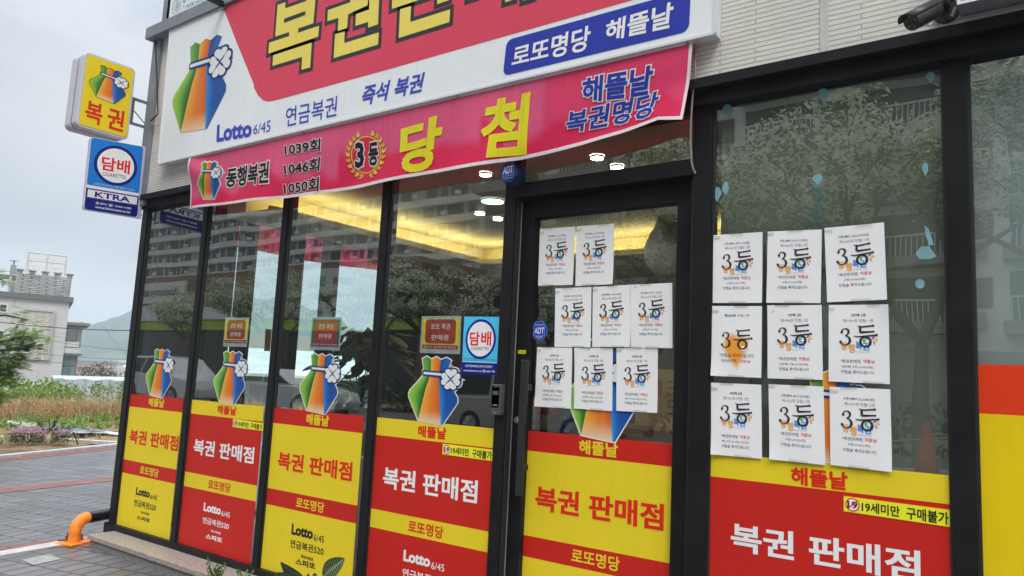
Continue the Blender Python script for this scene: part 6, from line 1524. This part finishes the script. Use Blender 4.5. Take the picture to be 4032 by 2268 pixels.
# shop parade with fascia boards at the far left
sp = thing('shop_parade', 'low row of shops with brown and white fascia boards mirrored in the first panes', 'building', (-50, -24, 0))
m = MB(); m.box((-84,-30,0), (-26,-24,7.4)); m.build('wall', principled('parade_brown', (.24,.16,.11), rough=.7), sp)
m = MB(); m.box((-84,-24,4.3), (-26,-23.6,5.4)); m.build('fascia', principled('pale_fascia', (.8,.83,.87), rough=.5), sp)
m = MB(); m.box((-84,-24,3.7), (-26,-23.7,4.28)); m.build('awning', principled('lime_awning', (.42,.55,.06), rough=.6), sp)
for x0_, x1_, c_ in ((-74,-67,(.75,.74,.70)),(-64,-58,(.30,.33,.45)),(-55,-47,(.78,.76,.72)),(-43,-38,(.40,.24,.12)),(-35,-28,(.7,.7,.66))):
    m = MB(); m.box((x0_,-23.95,5.6), (x1_,-23.8,7.0), c_); m.box((x0_+.8,-23.8,6.0), (x0_+2.2,-23.78,6.6), (.2,.35,.25)); m.box((x0_+2.8,-23.8,6.1), (x1_-.8,-23.78,6.5), (.25,.25,.3)); m.build('sign_board', M_plastic, sp)
m = MB(); m.box((-84,-24.0,.2), (-26,-23.92,3.6)); m.build('shop_front', M_dwin, sp)
# blossoming street trees
def make_tree(seed):
    rr_ = random.Random(seed); w, lf = MB(), MB(); cl = []
    def limb(p, d, L_, r, depth):
        q = p+d*L_; midp = (p+q)/2+V3(rr_.gauss(0,.05), rr_.gauss(0,.05), 0)*L_; w.tube([p, midp, q], [r, r*.8, r*.62], 7)
        if depth == 0 or L_ < .5: cl.append(q); return
        if depth <= 2: cl.append(midp)
        for k in range(3 if depth > 2 else 2):
            a = rr_.uniform(0, 6.28); nd = (d+V3(math.cos(a), math.sin(a), rr_.uniform(-.1,.5))*.75).normalized(); limb(q, nd, L_*rr_.uniform(.62,.82), r*.6, depth-1)
    limb(V3(0,0,0), V3(.03,.02,1), 1.7, .14, 5)
    for c in cl:
        if rr_.random() < .12: continue
        rad = rr_.uniform(.22, .46); c = c+V3(0, 0, .1)
        for _ in range(150):
            d0 = V3(rr_.gauss(0,1), rr_.gauss(0,1), rr_.gauss(0,.7)).normalized()*rad*rr_.uniform(.5,1); p = c+d0
            d = V3(rr_.gauss(0,1), rr_.gauss(0,1), rr_.gauss(0,.7)).normalized(); s = d.orthogonal().normalized(); L_ = rr_.uniform(.05,.12); k = rr_.uniform(.75,1.2)
            white = rr_.random() < (.85 if d0.z > -.04 else .25)
            col = (.78*k,.81*k,.66*k) if white else (.14*k,.21*k,.06*k)
            if white: L_ *= 1.2
            lf.face([p, p+d*L_*.5+s*L_*(.16 if white else .26), p+d*L_, p+d*L_*.5-s*L_*(.16 if white else .26)], col)
    return w, lf
protos = []
spots = [(-2.5,-13.9,1.45,0.3),(-5.8,-14.6,1.5,2.1),(.4,-14.8,1.4,4.0),(-15.4,-14.2,.92,1.2),(-12.0,-14.0,.85,3.3),(-29.5,-14.6,.86,.4),(-24.0,-14.8,.92,5.1),(-19.5,-14.6,1.0,2.7),(4.2,-14.4,1.3,1.9),(-9.0,-14.9,1.05,5.9)]
wheres = ['opposite the wide pane', 'opposite the door', 'opposite the last pane', 'behind the silver car', 'before the silver car bonnet', 'at the far end of the parade', 'behind the first white car', 'between the parked cars', 'opposite the picture edge', 'between the silver car and the door']
for i, (x, y, s_, rz) in enumerate(spots):
    if i < 2:
        w, lf = make_tree(5+i*3); t = thing('blossom_tree', 'white blossoming street tree '+wheres[i], 'tree', (0,0,0), 'blossoming street trees'); a_ = w.build('trunk', M_bark, t); b_ = lf.build('crown', M_leaf, t); protos.append((t, a_, b_))
    else:
        src = protos[i % 2]; t = src[0].copy(); COL.objects.link(t); t['label'] = 'white blossoming street tree '+wheres[i]
        for ch in src[1:]: c_ = ch.copy(); COL.objects.link(c_); c_.parent = t
    t.location = (x, y, .1); t.scale = (s_, s_, s_); t.rotation_euler = (0, 0, rz)
# parked cars
M_tyre = principled('tyre', (.015,.015,.016), rough=.8); M_alloy = principled('alloy', (.5,.5,.5), rough=.3, metal=.8); M_cglass = principled('car_glass', (.02,.024,.026), rough=.05)
def car(name, label, paint, x0, y0, L_, W_, prof, cab, wheels, grp='cars parked across the street'):
    t = thing(name, label, 'car', (x0+L_/2, y0, 0), grp)
    f = lambda pts, ya, yb, inset=0: ([V3(x0+px_*L_, ya, pz) for px_, pz in pts], [V3(x0+px_*L_, yb, pz) for px_, pz in pts])
    m = MB(); a_, b_ = f(prof, y0, y0-W_); m.hexa(a_, b_); m.build('body', paint, t, bevel=.05)
    m = MB(); lo = cab; n = len(lo); c_ = sum(p for p, _ in lo)/n; zmin = min(z for _, z in lo)
    ins = lambda z: .22*(z-zmin)
    A = [V3(x0+px_*L_, y0-.03-ins(pz), pz) for px_, pz in lo]; B = [V3(x0+px_*L_, y0-W_+.03+ins(pz), pz) for px_, pz in lo]; m.hexa(A, B); cabo = m.build('cabin', paint, t, bevel=.04)
    m = MB(); sh_ = [(c_+(px_-c_)*.86, zmin+.05+(pz-zmin)*.82) for px_, pz in lo]; half = [sh_]
    mid_ = c_
    for sgn in (0, 1):
        pts = [(min(px_, mid_-.012) if sgn == 0 else max(px_, mid_+.012), pz) for px_, pz in sh_]
        G = [V3(x0+px_*L_, y0-.02-ins(pz)+.012, pz) for px_, pz in pts]; m.hexa(G, [g+V3(0,-.02,0) for g in G])
    m.build('side_window', M_cglass, cabo)
    for wx in wheels:
        for yy in (y0+.01, y0-W_+.19):
            cx = x0+wx*L_; mm_ = MB(); mm_.tube([V3(cx, yy-.2, .34), V3(cx, yy, .34)], .34, 26); wo = mm_.build('wheel', M_tyre, t)
            mm_ = MB(); mm_.disc(V3(cx, yy+.004, .34), (0,1,0), .22, 20)
            for k in range(6): q = k*1.047; mm_.tube([V3(cx+.05*math.cos(q), yy+.01, .34+.05*math.sin(q)), V3(cx+.21*math.cos(q), yy+.012, .34+.21*math.sin(q))], .025, 5)
            mm_.build('rim', M_alloy, wo)
    m = MB(); m.box((x0-.01, y0-.35, .75), (x0+.06, y0-.08, 1.0)); m.build('tail_lamp', principled('tail_lamp', (.3,.02,.02), rough=.2), t)
    return t
M_silver = principled('silver_car_paint', (.42,.41,.39), rough=.3, metal=.3, var=.03, coat=.6); M_whitecar = principled('white_car_paint', (.74,.75,.76), rough=.25, var=.03, coat=.6)
suv = [(0,.42),(.02,.95),(.05,1.02),(.72,1.06),(.97,.92),(1,.6),(.99,.32),(.9,.27),(.1,.27),(.01,.32)]
car('parked_car', 'silver high sided car mirrored in the pane beside the door', M_silver, -13.1, -11.6, 4.9, 1.85, suv, [(.03,1.0),(.06,1.62),(.12,1.74),(.45,1.76),(.56,1.66),(.70,1.04)], (.20,.80))
car('parked_car', 'white saloon car mirrored in the second pane', M_whitecar, -22.6, -11.6, 4.7, 1.8, [(0,.5),(.02,.88),(.16,.96),(.7,.94),(.97,.78),(1,.5),(.98,.28),(.9,.24),(.1,.24),(.02,.3)], [(.14,.93),(.28,1.38),(.36,1.45),(.52,1.43),(.72,.94)], (.19,.80))
car('parked_car', 'white high roofed car mirrored in the first pane', M_whitecar, -29.6, -11.6, 4.8, 1.9, suv, [(.02,1.0),(.05,1.6),(.1,1.7),(.5,1.7),(.58,1.62),(.72,1.04)], (.19,.80))
# traffic cone and rope across the street
tcn = thing('traffic_cone', 'red traffic cone mirrored low in the wide pane', 'traffic cone', (-2.19,-12.1,0))
m = MB(); m.tube([V3(-2.19,-12.1,.04), V3(-2.19,-12.1,1.0)], [.21,.05], 20); m.build('cone', principled('red_plastic', (.42,.03,.03), rough=.5), tcn)
m = MB(); m.box((-2.45,-12.36,0), (-1.93,-11.84,.05)); m.build('base', principled('red_base', (.32,.03,.03), rough=.6), tcn)
m = MB(); m.tube([V3(-4.6+k*.3,-12.1,.72-.10*math.sin(k*.39)) for k in range(17)], .012, 5); tag(m.build('rope', principled('pale_rope', (.45,.40,.28), rough=.9)), 'pale rope strung past the traffic cone', 'rope')
# hedge bank behind the trees
m = MB()
for _ in range(5000):
    x, y = rng.uniform(-32, 8), rng.uniform(-17.8,-16.6); z = rng.uniform(.1,1.25); d = V3(rng.gauss(0,1), rng.gauss(0,1), rng.gauss(0,1)).normalized()*.17; s = d.orthogonal()*.35; k = rng.uniform(.6,1.3); m.face([V3(x,y,z), V3(x,y,z)+d*.5+s, V3(x,y,z)+d, V3(x,y,z)+d*.5-s], (.06*k,.10*k,.035*k))
tag(m.build('hedge', M_leaf), 'clipped green hedge along the far pavement behind the trees', 'hedge')
_d = _to; bpy.data.objects.remove(_d, do_unlink=True)

# ================================================================== AIR
m = MB(); m.box((-1200,-140,-9), (170,1200,92)); hm, hnt, ho = mat_new('hazy_air')
pv = N(hnt, 'ShaderNodeVolumePrincipled'); pv.inputs['Color'].default_value = (.77,.88,1.0,1); pv.inputs['Density'].default_value = .00105; pv.inputs['Anisotropy'].default_value = .1
hnt.links.new(pv.outputs['Volume'], ho.inputs['Volume'])
kind(m.build('haze', hm), 'stuff')
scene.cycles.volume_bounces = 1
